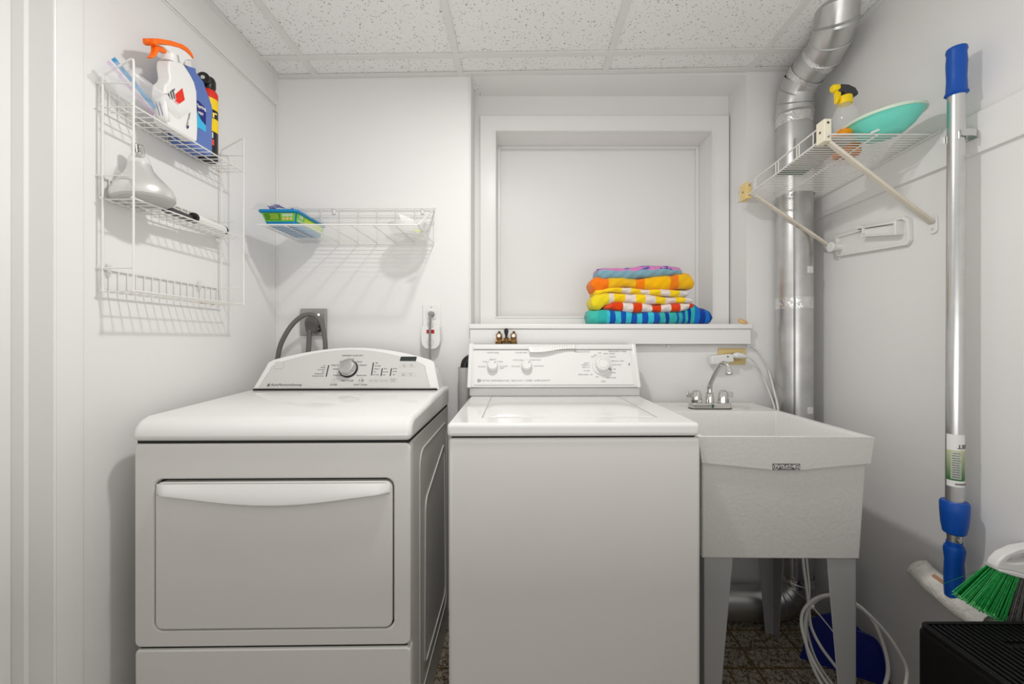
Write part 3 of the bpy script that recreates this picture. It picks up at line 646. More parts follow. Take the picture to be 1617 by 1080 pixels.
b=MB(); b.prism(onx(XM,(234.2,60.3),(242,60.6),(262,64),(280.2,70),(288,75),(292.4,79.8),(296,85),(298.2,91.5),(297.8,93),(293,87),(285,79.6),(275.6,75),(262,71.8),(247,69.6),(241,69.3),(242,72.5),(238.5,71.5),(234.8,68.5)),(-.976,0,0),*YZ,(.031,0,0))
w0=wallpt(236,64.8,XM); w1=wallpt(231,64.6,XM); b.tube([w0,w1],.0042,12); b.build('orange_top',M['orange'],sb,bevel=.0015)
b=MB(); b.prism(onx(XM,(242,72),(251,73),(257,76.5),(261,84.5),(257,83),(250,80.5),(247.5,81),(245,87),(238.5,92.6),(234.5,90.8),(239,86.5),(242,80)),(-.967,0,0),*YZ,(.013,0,0)); b.build('trigger',M['orange'],sb,bevel=.0015)
def xpoly(b,x,pts,th=.0005): b.prism(onx(x,*pts),(x,0,0),*YZ,(th,0,0)); return b
xpoly(MB(),XF,[(287.8,139),(291.7,157.8),(280.6,165.6),(274.4,160.6),(278.3,156.7),(276.5,149)]).build('red_emblem',M['red'],sb)
b=MB()
for pts in ([(264.5,148),(266.5,146.5),(270,157.5),(267.5,156.5)],[(268,145),(270,143.5),(274,159),(271.5,158)],[(270.5,142.5),(276,139.5),(275.8,142),(274.2,143.5),(277,157),(274.5,155.5),(272,144.5),(270.8,145)]): xpoly(b,XF,pts)
xpoly(b,XF,[(258.5,147.5),(264,148.5),(264,149.3),(258.5,148.3)])
b.build('label_lettering',M['print'],sb)
b=MB()
for k in range(11):
    px,py=300.5-.5*k,179+2.1*k; xpoly(b,XF,[(px-2.4,py),(px+random.uniform(-.5,1),py-.8),(px+random.uniform(-.5,1),py+.1),(px-2.4,py+1.0)])
b.build('side_small_print',M['print'],sb)
xpoly(MB(),XF,[(295,199.5),(298,197.5),(298,202),(295,204)]).build('blue_label_mark',M['navy'],sb)
# blue bottle
bb=thing('cleaner_bottle','blue cleaner bottle with white cap between the orange-trigger spray bottle and the spray can','bottle',(-1.0,1.24,z1))
XB=-.992; XBF=-.9728
sh=onx(XB,(326.5,175),(325,166),(320,152),(316,142.6),(312.6,130.6),(305,120),(300,114.5),(299.6,108),(285.5,104),(285.0,110),(284,120))
b=MB(); b.prism(sh+[(1.204,z1+.15),(1.202,z1+.02),(1.206,z1+.003),(1.210,z1),(1.292,z1),(1.298,z1+.004),(1.301,z1+.02),(1.3005,z1+.10)],(-1.024,0,0),*YZ,(.051,0,0)); b.build('bottle_body',M['bluebottle'],bb,bevel=.012,seg=5)
q0,q1=wallpt(284.5,105,XB),wallpt(299.2,108.5,XB); r0,r1=wallpt(284,94,XB),wallpt(298.3,97,XB); lo_,hi_=(q0+q1)/2,(r0+r1)/2
MB().tube([lo_,lo_+(hi_-lo_)*.9,hi_],[.0170,.0170,.0155],28).build('cap',M['plastic_w'],bb)
nv=xpoly(MB(),XBF,[(303,154.5),(305.5,154.5),(314,160),(322,168),(325,176),(325,198),(318,190),(310,175),(304,166)],.0006).build('navy_label_band',M['navy'],bb)
xpoly(MB(),XBF,[(303,166.5),(304,166.5),(310,175.5),(318,190.5),(325,198.5),(325,209),(316,203),(303,197)],.0006).build('sky_label_band',M['sky'],bb)
b=MB(); U_=(wallpt(323,172,XBF)-wallpt(311,166,XBF)); 
b.text('Spring',.0135,wallpt(318,169.5,XBF+.0008),U_,(0,-.25,1),bold=.0003,lift=.0004); b.text('MIST',.010,wallpt(317,179.5,XBF+.0008),U_,(0,-.25,1),bold=.0003,lift=.0004); b.build('label_lettering',M['paper'],bb)
xpoly(MB(),XBF,[(302.6,150),(303.4,150),(303.4,218),(302.6,218)],.0007).build('label_edge_line',M['paper'],bb)
# spray can
sc=thing('spray_can','slim black, yellow and orange aerosol can with black nozzle behind the blue bottle','can',(-1.003,1.318,z1))
c=(-1.004,1.326); rc=.0255
def zz_(py): return wallpt(328,py,-.985).z
b=MB(); zs=[zz_(p)-z1 for p in (163,150,140)]
b.lathe([(0,0),(rc-.002,0),(rc,.004),(rc,.020),(rc,zs[0]),(rc,zs[1]),(rc,zs[2]),(rc-.004,zs[2]+.008),(.012,zs[2]+.014),(0,zs[2]+.014)],(*c,z1),(0,0,1),36,mis=[0,0,0,0,1,2,2,3,3])
b.build('can_body',[M['black'],M['yellow'],M['red'],M['grey_plate']],sc)
zt_c=z1+zs[2]+.010
b=MB(); b.lathe([(0,0),(.017,0),(.020,.012),(.020,.030),(.016,.040),(0,.042)],(*c,zt_c),(0,0,1),24); b.tube([(c[0],c[1]-.004,zt_c+.024),(c[0]+.006,c[1]-.030,zt_c+.024)],[.015,.018],20); b.build('nozzle_cap',M['black'],sc,bevel=.001)
MB().tube([(c[0]+.006,c[1]-.030,zt_c+.024),(c[0]+.0065,c[1]-.032,zt_c+.024)],.006,14).build('nozzle_tip',M['chrome'],sc)
b=MB(); wrap(b,c,rc+.0003,-100,30,lambda u:zz_(203),lambda u:zz_(182)); b.build('yellow_label',M['yellow'],sc)
b=MB(); wrap(b,c,rc+.0003,-100,30,lambda u:zz_(168),lambda u:zz_(160)); b.build('yellow_stripe',M['yellow'],sc)
a=math.radians(-40); nn=Vector((math.cos(a),math.sin(a),0))
b=MB(); b.text('air',.030,Vector((*c,zz_(176)))+nn*(rc+.0008),Vector((-nn.y,nn.x,0)),(0,0,1),bold=.001); b.build('lettering',M['yellow'],sc)
b=MB()
for k in range(4): wrap(b,c,rc+.0006,-80+k*16,-73+k*16,lambda u:zz_(214),lambda u:zz_(205))
b.build('white_stripes',M['paper'],sc)
MB().obox(Vector((*c,zz_(221)))+nn*(rc+.0002),Vector((-nn.y,nn.x,0)),(0,0,1),nn,.018,.018,.001).build('orange_label_square',M['red'],sc)
# zip bag
bag=thing('zip_bag','clear zip storage bag with blue seal stripe on the top tier of the rack','bag',(-.98,1.05,z1))
A=P(137,119,.985); B=P(184,92,1.00); C=P(300,176,1.135); D=P(250,212,1.150)
random.seed(3)
nrm=(B-A).cross(D-A).normalized()
def bagf(side):
    def fn(u,v):
        p=(A.lerp(B,v)).lerp(D.lerp(C,v),u)
        e=(math.sin(math.pi*u)*math.sin(math.pi*v))**.6
        return p+nrm*side*(.004+.014*e)*min(1,e*4)+Vector((0,0,.004*math.sin(u*17+v*5)*e+.003*math.sin(v*23-u*9)*e))
    return fn
b=MB(); b.grid(bagf(1),36,24); b.grid(bagf(-1),36,24); b.build('bag_film',M['bag'],bag,recalc=False)
def strip(u0,u1,off):
    def fn(u,v):
        uu=u0+(u1-u0)*v
        p=P(184,92,1.0).lerp(P(277,203,1.14),u); q=(A-B).normalized()
        return p+q*(uu)+Vector((0,-.004,0))+nrm*off
    return fn
MB().grid(strip(0,.010,.0),20,2).build('blue_seal',M['zipblue'],bag)
MB().grid(strip(.010,.015,.0),20,2).build('pale_seal',M['frost'],bag)
MB().grid(strip(.0155,.018,.0),20,2).build('mauve_seal',M['mauve'],bag); MB().grid(strip(.020,.022,.0),20,2).build('mauve_seal',M['mauve'],bag)
def pk(u,v): return P(240,156,1.09).lerp(P(262,150,1.09),u).lerp(P(250,193,1.10).lerp(P(268,192,1.10),u),v)
b=MB(); b.grid(pk,4,4); o=b.build('paper_packet',M['paper'],bag); md=o.modifiers.new('thick','SOLIDIFY'); md.thickness=.004
b=MB()
for k in range(2): 
    p=P(246+5*k,160,1.083); q=P(252+5*k,182,1.093); b.obox((p+q)/2,q-p,(1,0,0),(0,1,0),(q-p).length,.0012,.0004)
b.build('packet_print',M['navy'],bag)

# flood bulb
z2=1.4768
ax=Vector((.10,.02,1)).normalized()
bu=thing('flood_light_bulb','large silvered flood bulb lying face down on the middle tier of the left rack','bulb',(-.965,1.065,z2))
bo=Vector((-.972,1.066,z2+.004))
ax=Vector((-.12,.0,1)).normalized()
b=MB(); b.lathe([(0,0),(.040,.001),(.060,.004),(.0645,.009)],bo,ax,48); b.build('bulb_face',M['bulb_face'],bu)
b=MB(); b.lathe([(.0645,.009),(.066,.018),(.062,.034),(.050,.052),(.036,.070),(.027,.086),(.024,.100)],bo,ax,48); b.build('reflector',M['bulb_silver'],bu)
b=MB(); b.lathe([(.024,.100),(.022,.112),(.018,.122),(.013,.126)],bo,ax,32); b.build('bulb_neck',M['glass'],bu)
b=MB(); pf_=[(.013,.124)]
for k in range(6): pf_+=[(.0138,.127+.004*k),(.0125,.129+.004*k)]
pf_+=[(.0120,.152),(.007,.155),(0,.156)]
b.lathe(pf_,bo,ax,28); b.build('screw_base',M['chrome'],bu)
# tubes on the middle tier
t=thing('white_tube','white cylinder with round black end cap lying on the middle tier of the left rack','tube',(-.985,1.30,z2+.016))
MB().tube([(-.978,1.235,z2+.0165),(-.992,1.372,z2+.0165)],.0150,28).build('tube_body',M['plastic_w'],t)
MB().tube([(-.9775,1.229,z2+.0165),(-.978,1.236,z2+.0165)],[.0150,.0160],28).build('end_cap',M['black'],t,bevel=.001)
MB().tube([(-.9920,1.371,z2+.0165),(-.9925,1.378,z2+.0165)],.0155,28).build('end_cap',M['black'],t)
t=thing('black_tube','thin black cylinder lying on wires between the flood bulb and the white tube','tube',(-.985,1.17,z2+.011))
MB().tube([(-.975,1.135,z2+.0115),(-.981,1.222,z2+.0115)],.0105,20).build('tube_body',M['darkgrey'],t)
MB().tube([(-.9745,1.128,z2+.0115),(-.975,1.136,z2+.0115)],.0085,20).build('end_plug',M['black'],t)

# ------------------------------------------------------------ corner wire shelf on the back wall
cs=thing('wire_corner_shelf','white wire shelf with raised back grid on the back wall above the dryer','shelf',(-.65,YB,1.5376))
z3=1.5376; yf=1.467; xr,xl=-.3725,-.9255; yb=1.742
b=MB(); b.tube([(xl-.012,yf,z3),(xr-.004,yf,z3),(xr+.003,yf+.006,z3+.002),(xr+.006,yb-.01,1.680),(xr,yb,1.683)],.0032,8)
b.build('front_rail',M['wire'],cs)
b=MB()
for i in range(14): 
    y=yf+.012+i*.0193; b.tube([(xl-.012,y,z3+.002),(xr-.0,y,z3+.002)],.0013,6)
b.tube([(xl-.01,yb,z3),(xr,yb,z3)],.002,8)
b.build('deck_wires',M['wire'],cs)
b=MB()
for k in range(8): 
    x=xr-.079*k; b.tube([(x,yf,z3),(x,yb-.004,z3),(x,yb,z3+.004),(x,yb,1.681)],.0018,6)
b.build('cross_wires',M['wire'],cs)
b=MB()
for z in (1.681,1.652,1.623): b.tube([(xl-.01,yb-.003,z),(xr+.004,yb-.003,z)],.0022 if z>1.67 else .0016,8)
b.build('back_grid',M['wire'],cs)
for x in (-.792,-.42): MB().obox((x,YB-.005,1.674),(1,0,0),(0,0,1),(0,1,0),.012,.028,.008).build('wall_clip',M['plastic_w'],cs,bevel=.003)
# wipes tub
tb=thing('wipes_tub','blue plastic tub with green label at the left end of the corner shelf','tub',(-.868,1.57,z3))
zt=z3+.0042
b=MB(); x0,x1,y0,y1=-.936,-.806,1.478,1.690
b._box8([(x0+.016,y0+.012,zt),(x1-.012,y0+.012,zt),(x1-.012,y1-.012,zt),(x0+.016,y1-.012,zt),(x0,y0,zt+.048),(x1,y0,zt+.048),(x1,y1,zt+.048),(x0,y1,zt+.048)])
b.build('tub_body',M['tubblue'],tb,bevel=.008,seg=4)
b=MB(); b.prism(rrect(x0-.006,x1+.005,y0-.006,y1+.005,.012,4),(0,0,zt+.044),(1,0,0),(0,1,0),(0,0,.010)); b.build('tub_rim',M['tubblue'],tb,bevel=.003)
def facep(u,v):  # front face plane point (u along x 0..1, v height 0..1)
    return Vector((x0+.016*(1-v)+(x1-x0-.012*(1-v)-.016*(1-v))*u, y0+.012*(1-v)-.0012, zt+.048*v))
def quad(b,f,u0,u1,v0,v1,off=Vector(),mi=0):
    vs=[b.bm.verts.new(f(u,v)+off) for u,v in ((u0,v0),(u1,v0),(u1,v1),(u0,v1))]; b.bm.faces.new(vs).material_index=mi
def sidep(u,v): return Vector((x1-.012*(1-v)+.0012, y0+.012*(1-v)+(y1-y0-.024*(1-v))*u, zt+.048*v))
b=MB(); quad(b,facep,.04,.985,.28,.88); quad(b,sidep,.02,.97,.28,.90); lb=b.build('green_label',M['tubgreen'],tb); BASES[lb.name]={}
e=Vector((0,-.0005,0)); ex=Vector((.0005,0,0))
b=MB(); quad(b,facep,.08,.55,.36,.82,e); b.build('text_panel',M['tubdark'],lb)
b=MB(); quad(b,sidep,.28,.92,.30,.80,ex); b.build('lime_band',M['lime'],lb)
b=MB(); quad(b,sidep,.05,.6,.34,.50,ex*2); quad(b,facep,.60,.92,.62,.82,e*1.2); quad(b,sidep,.10,.22,.60,.84,ex*2); b.build('pale_label_mark',M['frost'],lb)
b=MB(); 
for k in range(3): quad(b,facep,.60+.11*k,.69+.11*k,.38,.56,e*1.2)
b.build('tan_label_picture',mat('label_picture',srgb(216,180,120)[:3],.5,var=.3,vscale=300),lb)
b=MB()
for k in range(4): b.obox(facep(.36+.02*math.sin(k),.46+.1*k)+e*2,(1,0,0),(0,0,1),(0,1,0),.030,.0016,.0004)
b.build('label_lettering',M['lime'],lb)
def wrapf(u,v):
    x=x0-.028+(x1-x0+.05)*u; y=y0-.008+(y1-y0+.014)*v
    return Vector((x,y,zt+.056+.010*abs(math.sin(u*9+v*3))+.006*math.sin(v*14+u*6)+.006*(1-v)-.012*(abs(2*u-1)**3)))
MB().grid(wrapf,30,24).build('film_wrap',M['bag'],tb)
b=MB()
for (u,v) in ((.28,.05),(.50,.06),(.56,.16),(.42,.03)):
    b.grid(lambda a,c_:wrapf(u+.13*a,v+.10*c_)+Vector((0,0,.0015)),5,4)
b.build('mauve_print',M['mauve'],tb)
# frosted scoop
fs=thing('frosted_scoop','frosted plastic dish with a green edge tab at the right end of the corner shelf','dish',(-.43,1.62,z3))
co=Vector((-.447,1.640,z3+.0045))
b=MB(); b.lathe([(0,0),(.050,.001),(.066,.006),(.078,.024),(.082,.040),(.080,.041),(.075,.025),(.062,.009),(0,.003)],co,(0,0,1),40); b.build('dish',M['frost'],fs)
b=MB(); b.grid(lambda u,v: Vector((-.475+.05*u+.012*v,1.60+.02*u,z3+.028+.052*(1-v)*(1-.3*u))),6,6); o=b.build('dish_tab',M['frost'],fs)
b=MB(); wrap(b,(co.x,co.y),.0795,-62,-36,lambda u:z3+.004,lambda u:z3+.012); b.build('green_edge_tab',M['lime'],fs)

# ------------------------------------------------------------ outlets, plugs and cords on the back wall
op=thing('range_outlet','brushed steel outlet plate with black socket on the back wall behind the dryer panel','outlet',(-.875,YB,1.20))
b=MB(); q0=P(475.5,530,1.744); q1=P(516,487.5,1.744); b.box(q0.x,q1.x,1.735,1.7495,q0.z,q1.z); b.build('steel_plate',M['grey_plate'],op,bevel=.003)
oc=P(500,514,1.73); MB().tube([oc+Vector((0,.006,0)),oc+Vector((0,-.006,0))],.040*.72,32).build('socket',M['black'],op,bevel=.002)
MB().tube([oc+Vector((.012,-.006,-.014)),oc+Vector((.012,-.008,-.014))],.004,12).build('plate_screw',M['chrome'],op)
MB().tube([P(503,497,1.735),P(503,497,1.731)],.0045,12).build('plate_screw',M['chrome'],op)
pc=thing('dryer_power_cord','thick dark grey dryer power cord and plug looping over the steel outlet plate','cord',(-.88,1.70,1.0))
p0=P(490,513,1.700)
b=MB(); b.prism([(-.020,-.030),(.020,-.030),(.0255,.010),(.022,.026),(.008,.034),(-.008,.034),(-.022,.026),(-.0255,.010)],p0,(1,0,0),(0,0,1),(0,.034,0)); b.build('plug',M['cord'],pc,bevel=.005)
b=MB(); pts=sm([P(489,521,1.705),P(488,540,1.70),P(487,558,1.69),P(487,590,1.69)],5); b.tube(pts,.0095,12); b.build('hanging_cord',M['cord'],pc)
b=MB(); pts=sm([P(514.5,592,1.67),P(514,560,1.67),P(513,535,1.672),P(508,512,1.675),P(499,500,1.67),P(488,496.5,1.665),P(476,500,1.655),P(462,512,1.65),P(450,530,1.645),P(441,552,1.645),P(436,590,1.65)],6); b.tube(pts,.0090,12); b.build('looped_cord',M['cord'],pc)
wo=thing('wall_outlet','white duplex wall outlet above the plug-in adapter behind the dryer','outlet',(-.383,YB,1.22))
q0=P(667.5,530,1.746); q1=P(696,480.5,1.746); MB().box(q0.x,q1.x,1.743,1.7495,q0.z,q1.z).build('cover_plate',M['plastic_w'],wo,bevel=.003)
MB().box(q0.x+.018,q1.x-.018,1.740,1.744,q1.z-.062,q1.z-.025).build('socket_face',M['enamel'],wo,bevel=.003)
MB().tube([P(681,485,1.743),P(681,485,1.741)],.003,10).build('cover_screw',M['print_l'],wo)
gd=thing('plug_in_adapter','white plug-in safety adapter with red switch below the wall outlet','adapter',(-.386,YB,1.12))
cx=P(680,530,1.715).x
b=MB(); b.prism([(-.038,1.185),(-.034,1.190),(.034,1.190),(.038,1.185),(.040,1.130),(.036,1.110),(.024,1.095),(.0,1.090),(-.024,1.095),(-.036,1.110),(-.040,1.130)],(cx,1.712,0),(1,0,0),(0,0,1),(0,.030,0)); b.build('adapter_body',M['plastic_w'],gd,bevel=.005)
zz=P(680,523.5,1.711).z; MB().box(cx-.016,cx+.016,1.7085,1.713,zz-.0075,zz+.0075).build('red_switch',mat('red_translucent',(.45,.008,.02),.3),gd,bevel=.002)
b=MB(); b.ring([(.0135*math.cos(t*.3927),.0135*math.sin(t*.3927)) for t in range(16)],[(.0122*math.cos(t*.3927),.0122*math.sin(t*.3927)) for t in range(16)],(cx,1.7115,P(680,541,1.711).z),(1,0,0),(0,0,1),(0,-.0006,0))
for k in range(4): 
    z_=P(680,510+2.2*k,1.711).z; b.box(cx-.012,cx+.012,1.7112,1.7121,z_-.0009,z_+.0009)
b.build('adapter_marks',M['print_l'],gd)
gc=thing('grey_appliance_cord','thin grey cord plugged into the wall outlet and running down over the adapter','cord',(-.387,1.70,1.1))
pg=P(680,496,1.72); b=MB(); b.tube([pg+Vector((0,.022,0)),pg+Vector((0,.0,.001)),pg+Vector((0,-.014,.0))],[.013,.011,.007],14); b.build('plug',mat('grey_plug',(.30,.29,.28),.5),gc)
MB().tube(sm([pg+Vector((0,-.010,0)),P(679.5,503,1.695),P(679,525,1.69),P(679,550,1.685),P(679,575,1.68)],5),.0045,10).build('cord_length',mat('mid_grey_cord',(.24,.235,.225),.5),gc)
# drain box + hose left of washer console
db=thing('drain_standpipe','pale grey upright pipe with black hose end beside the washer panel','pipe',(-.235,1.69,0))
q0=P(724,660,1.70); q1=P(741,580,1.70)
MB().tube([(-.236,1.700,.0),(-.236,1.700,q1.z)],.027,24,cap=False).build('pipe_sleeve',mat('grey_pvc',(.50,.49,.47),.45),db)
MB().tube(sm([(-.236,1.70,q1.z-.03),(-.234,1.70,q1.z+.012),(-.222,1.70,q1.z+.030),(-.20,1.70,q1.z+.036)],5),.019,16).build('black_hose',M['black'],db)
MB().tube(sm([P(728,580,1.72),P(731,570,1.72),P(737,561,1.72),P(745,556,1.72)],5),.0025,8).build('white_tie',M['white_cable'],db)
# brass washer valves
bv=thing('brass_valve_set','pair of brass water valves with black lever on the apron above the washer','valve',(-.07,1.715,1.12))
for px in (788,811):
    c_=P(px,530,1.702); MB().tube([c_+Vector((0,.018,0)),c_+Vector((0,-.004,0)),c_+Vector((0,-.007,0))],[.0125,.0125,.0105],20).build('packing_nut',M['brass'],bv)
    MB().tube([c_+Vector((0,-.006,0)),c_+Vector((0,-.012,0))],.0065,14).build('silver_screw',M['chrome'],bv,bevel=.001)
    b=MB(); b.tube([c_+Vector((-.000,.010,-.004)),c_+Vector((0,.010,-.018)),c_+Vector((0,.010,-.024)),c_+Vector((0,.010,-.037))],[.013,.011,.0145,.0125],10); b.build('valve_body',M['brass'],bv,ang=25)
    MB().tube([c_+Vector((.001,.004,.010)),c_+Vector((.001,.004,.018))],.005,10).build('stop_lug',M['black'],bv)
c_=P(799.5,536,1.702)
MB().tube([c_+Vector((-.052+.023,.010,-.004)),c_+Vector((.029,.010,-.004))],.0078,12).build('cross_tube',M['brass'],bv)
MB().tube([c_+Vector((-.045,.010,-.008)),c_+Vector((-.025,.010,-.008))],.010,6).build('side_nut',M['brass'],bv)
MB().tube([c_+Vector((0,.010,-.014)),c_+Vector((0,.006,.006))],.0105,12).build('centre_nut',M['brass'],bv)
MB().tube([c_+Vector((0,.0,.002)),c_+Vector((0,-.004,.014)),c_+Vector((0,-.005,.030)),c_+Vector((0,-.005,.040)),c_+Vector((0,-.004,.045))],[.003,.004,.0090,.0085,.004],12).build('lever',M['black'],bv)
# beige outlet, adapter plugs, cables at the sink
bo_=thing('beige_outlet','beige horizontal wall outlet above the sink faucet','outlet',(.88,YB,1.06))
q0=P(1134.5,575.5,1.745); q1=P(1177,550,1.745); MB().box(q0.x,q1.x,1.742,1.7495,q0.z,q1.z).build('cover_plate',mat('beige_plate',srgb(214,190,130)[:3],.4),bo_,bevel=.002)
MB().box(q0.x+.025,q1.x-.022,1.739,1.743,q0.z+.016,q1.z-.016).build('socket_face',mat('beige_socket',srgb(206,180,118)[:3],.4),bo_,bevel=.002)
pl=thing('white_plug_adapter','white plug-in unit on the left half of the beige outlet behind the spout','plug',(.83,1.73,1.06))
q0=P(1122,574,1.72); q1=P(1157,560,1.72); b=MB(); b.prism([(q0.x,q0.z-.004),(q0.x+.035,q0.z-.004),(q1.x-.015,q0.z+.006),(q1.x,q0.z+.006),(q1.x,q1.z+.002),(q1.x-.02,q1.z+.002),(q0.x,q1.z-.006)],(0,1.708,0),(1,0,0),(0,0,1),(0,.033,0)); b.build('plug_body',M['plastic_w'],pl,bevel=.005)
MB().obox(P(1149.5,563,1.7065),(1,0,1),(-1,0,1),(0,1,0),.0055,.0055,.0008).build('diamond_mark',M['print'],pl)
p2=thing('white_cord_plug','white cord plugged into the right half of the beige outlet, curving down behind the sink','cord',(.93,1.73,1.06))
b=MB(); b.tube([P(1158.5,562,1.728),P(1163,561,1.722),P(1172,562,1.722),P(1178,563.5,1.722)],[.013,.0165,.015,.008],16,flat=.8); b.build('plug',M['plastic_w'],p2)
MB().tube([P(1157.5,562,1.728),P(1159.5,562,1.728)],.0115,14).build('plug_collar',M['darkgrey'],p2)
MB().tube(sm([P(1178,563.5,1.722),P(1186,566,1.722),P(1196,578,1.725),P(1206,598,1.735),P(1216,622,1.70),P(1223,645,1.655),P(1227,680,1.63)],5),.0035,8).build('cord_length',M['white_cable'],p2)
cc=thing('white_coax_cable','white cable clipped under the ledge apron and dropping behind the sink corner','cable',(.7,1.735,1.11))
zc=1.1075
MB().tube(sm([(.40,1.744,zc),(.60,1.744,zc),(.80,1.744,zc),(.93,1.743,zc),P(1192,550,1.74),P(1205,566,1.735),P(1216,592,1.735),P(1223,620,1.66),P(1229,648,1.60),P(1233,700,1.59)],6),.0036,8).build('cable_length',M['white_cable'],cc)
for px in (1055,1180.5):
    c_=P(px,546.5,1.738); MB().obox(c_,(1,0,0),(0,0,1),(0,1,0),.008,.010,.010).build('cable_clip',M['plastic_w'],cc,bevel=.002)

# ------------------------------------------------------------ folded towels on the ledge
def towel(name,label,mtl,x0,x1,tops,bots,layers,yf=1.742,yb=1.880,seed=1,endround=.018):
    # tops/bots: (px, py) samples of the silhouette on the plane y = yf
    tz=[(P(a,0,yf).x,P(0,c,yf).z) for a,c in tops]; bz=[(P(a,0,yf).x,P(0,c,yf).z) for a,c in bots]
    X0=P(x0,0,yf).x; X1=P(x1,0,yf).x; n=90; m=56; rnd=random.Random(seed); ph=[rnd.random()*6 for _ in range(6)]
    def fn(u,v):
        x=X0+(X1-X0)*v; s=min((x-X0),(X1-x)); e=min(1,max(0.0,s/(endround*.55))); e=math.sqrt(max(0,1-(1-e)**2))
        a=2*math.pi*u; zt_,zb_=lerp(tz,x),lerp(bz,x); zc_=(zt_+zb_)/2; h=(zt_-zb_)/2*(.42+.58*e)*(1.06)
        ca,sa=math.cos(a),math.sin(a)
        sy=math.copysign(abs(ca)**.28,ca); szz=math.copysign(abs(sa)**.75,sa)
        z=zc_+h*szz
        if sa>0: z+=.0020*math.sin(x*38+ph[0])*sa
        yy=(yf+yb)/2-sy*(yb-yf)/2*(.94+.06*e)
        if ca>0:
            q=(z-(zc_-h))/(2*h+1e-6)
            yy+=-.004+ .010*(1-abs(math.sin(math.pi*layers*q))**.55)*abs(ca)**.5
            yy+=.004*math.sin(x*31+ph[1])+.0024*math.sin(x*70+q*5+ph[2])+.0012*math.sin(x*140-q*9+ph[5])
        z+=.0012*math.sin(x*55+ph[3]+ca*3)
        return Vector((x+.002*math.sin(z*90+ph[4]),yy,max(z,1.1975)))
    b=MB(); b.grid(fn,m,n,closed_u=True,caps=True)
    cx_=(X0+X1)/2; cz_=(tz[0][1]+bz[0][1])/2
    o=b.build(name,mtl,None,loc=(cx_,(yf+yb)/2,cz_),ang=80)
    tag(o,label,'towel','folded striped towels on the window ledge'); return o,cx_
def cols(pxs,cx_,yf=1.742): return [(P(a,0,yf).x-cx_,srgb(*c)) for a,c in pxs]
BL,CY_,TL,DB,SB=(20,84,176),(60,196,214),(52,178,172),(14,60,150),(24,110,196)
cxm=(P(930,0,1.742).x+P(1124,0,1.742).x)/2
m1=stripes('towel_blue_stripes',cols([(930,(70,190,176)),(944,TL),(957,CY_),(962,BL),(971,CY_),(980,BL),(988,CY_),(997,BL),(1006,CY_),(1014,BL),(1023,CY_),(1032,BL),(1041,TL),(1050,DB),(1056,TL),(1068,BL),(1072,TL),(1077,BL),(1082,TL),(1086,DB),(1091,TL),(1097,SB),(1104,DB),(1112,SB),(1119,DB)],cxm),wob=.010,wscale=14)
towel('beach_towel','blue and turquoise striped towel, bottom of the folded stack on the ledge',m1,930,1124,[(930,489),(945,489),(1040,493),(1080,490),(1095,480),(1110,486),(1124,491)],[(930,511),(1124,511)],1,seed=2)
W_=(236,222,214); cxm=(P(955,0,1.742).x+P(1096,0,1.742).x)/2
m2=stripes('towel_red_stripes',cols([(955,(232,84,44)),(965,(226,66,14)),(983,W_),(999,(226,66,14)),(1014,W_),(1030,(226,66,14)),(1044,W_),(1059,(226,66,14)),(1074,W_),(1088,(226,66,14))],cxm),wob=.006)
towel('beach_towel','red-orange and white striped towel between the blue and the yellow-white towels',m2,955,1096,[(955,483),(968,476),(1040,480),(1085,479),(1096,478)],[(955,489),(1000,493),(1060,493),(1096,488)],1,seed=3,endround=.012)
YW=(252,214,26); cxm=(P(934,0,1.742).x+P(1094,0,1.742).x)/2
m3=stripes('towel_yellow_stripes',cols([(934,(240,216,40)),(961,W_),(969,YW),(987,W_),(1004,YW),(1019,W_),(1035,YW),(1051,W_),(1067,YW),(1082,(230,226,224))],cxm),wob=.008)
towel('beach_towel','yellow and white striped towel directly above the red-orange striped one',m3,934,1094,[(934,469),(945,464),(965,461),(1000,463),(1060,468),(1094,470)],[(934,487),(945,489),(958,482),(970,477),(1040,480),(1094,478)],1,seed=4)
cxm=(P(940,0,1.742).x+P(1089,0,1.742).x)/2
m4=stripes('towel_pale_yellow_stripes',cols([(940,YW),(981,W_),(996,YW),(1012,W_),(1026,YW),(1043,W_),(1058,YW),(1073,(226,224,226))],cxm),wob=.010)
towel('beach_towel','thin yellow and white striped towel just under the orange and gold one',m4,940,1089,[(940,457),(970,453),(1010,455),(1060,457),(1089,458)],[(940,468),(965,461),(1010,464),(1060,468),(1089,468)],1,seed=5,endround=.012)
OR,GO=(250,134,20),(252,188,10); cxm=(P(934,0,1.742).x+P(1097,0,1.742).x)/2
m5=stripes('towel_orange_gold',cols([(934,(248,124,24)),(960,(240,186,30)),(1004,OR),(1019,GO),(1058,OR),(1072,(244,186,28))],cxm),wob=.012)
towel('beach_towel','orange and golden yellow towel, second from the top of the ledge stack',m5,934,1097,[(934,440),(945,436),(1000,439),(1060,434),(1075,429),(1090,431),(1097,438)],[(934,458),(945,462),(960,456),(985,453),(1030,457),(1097,455)],1,seed=6)
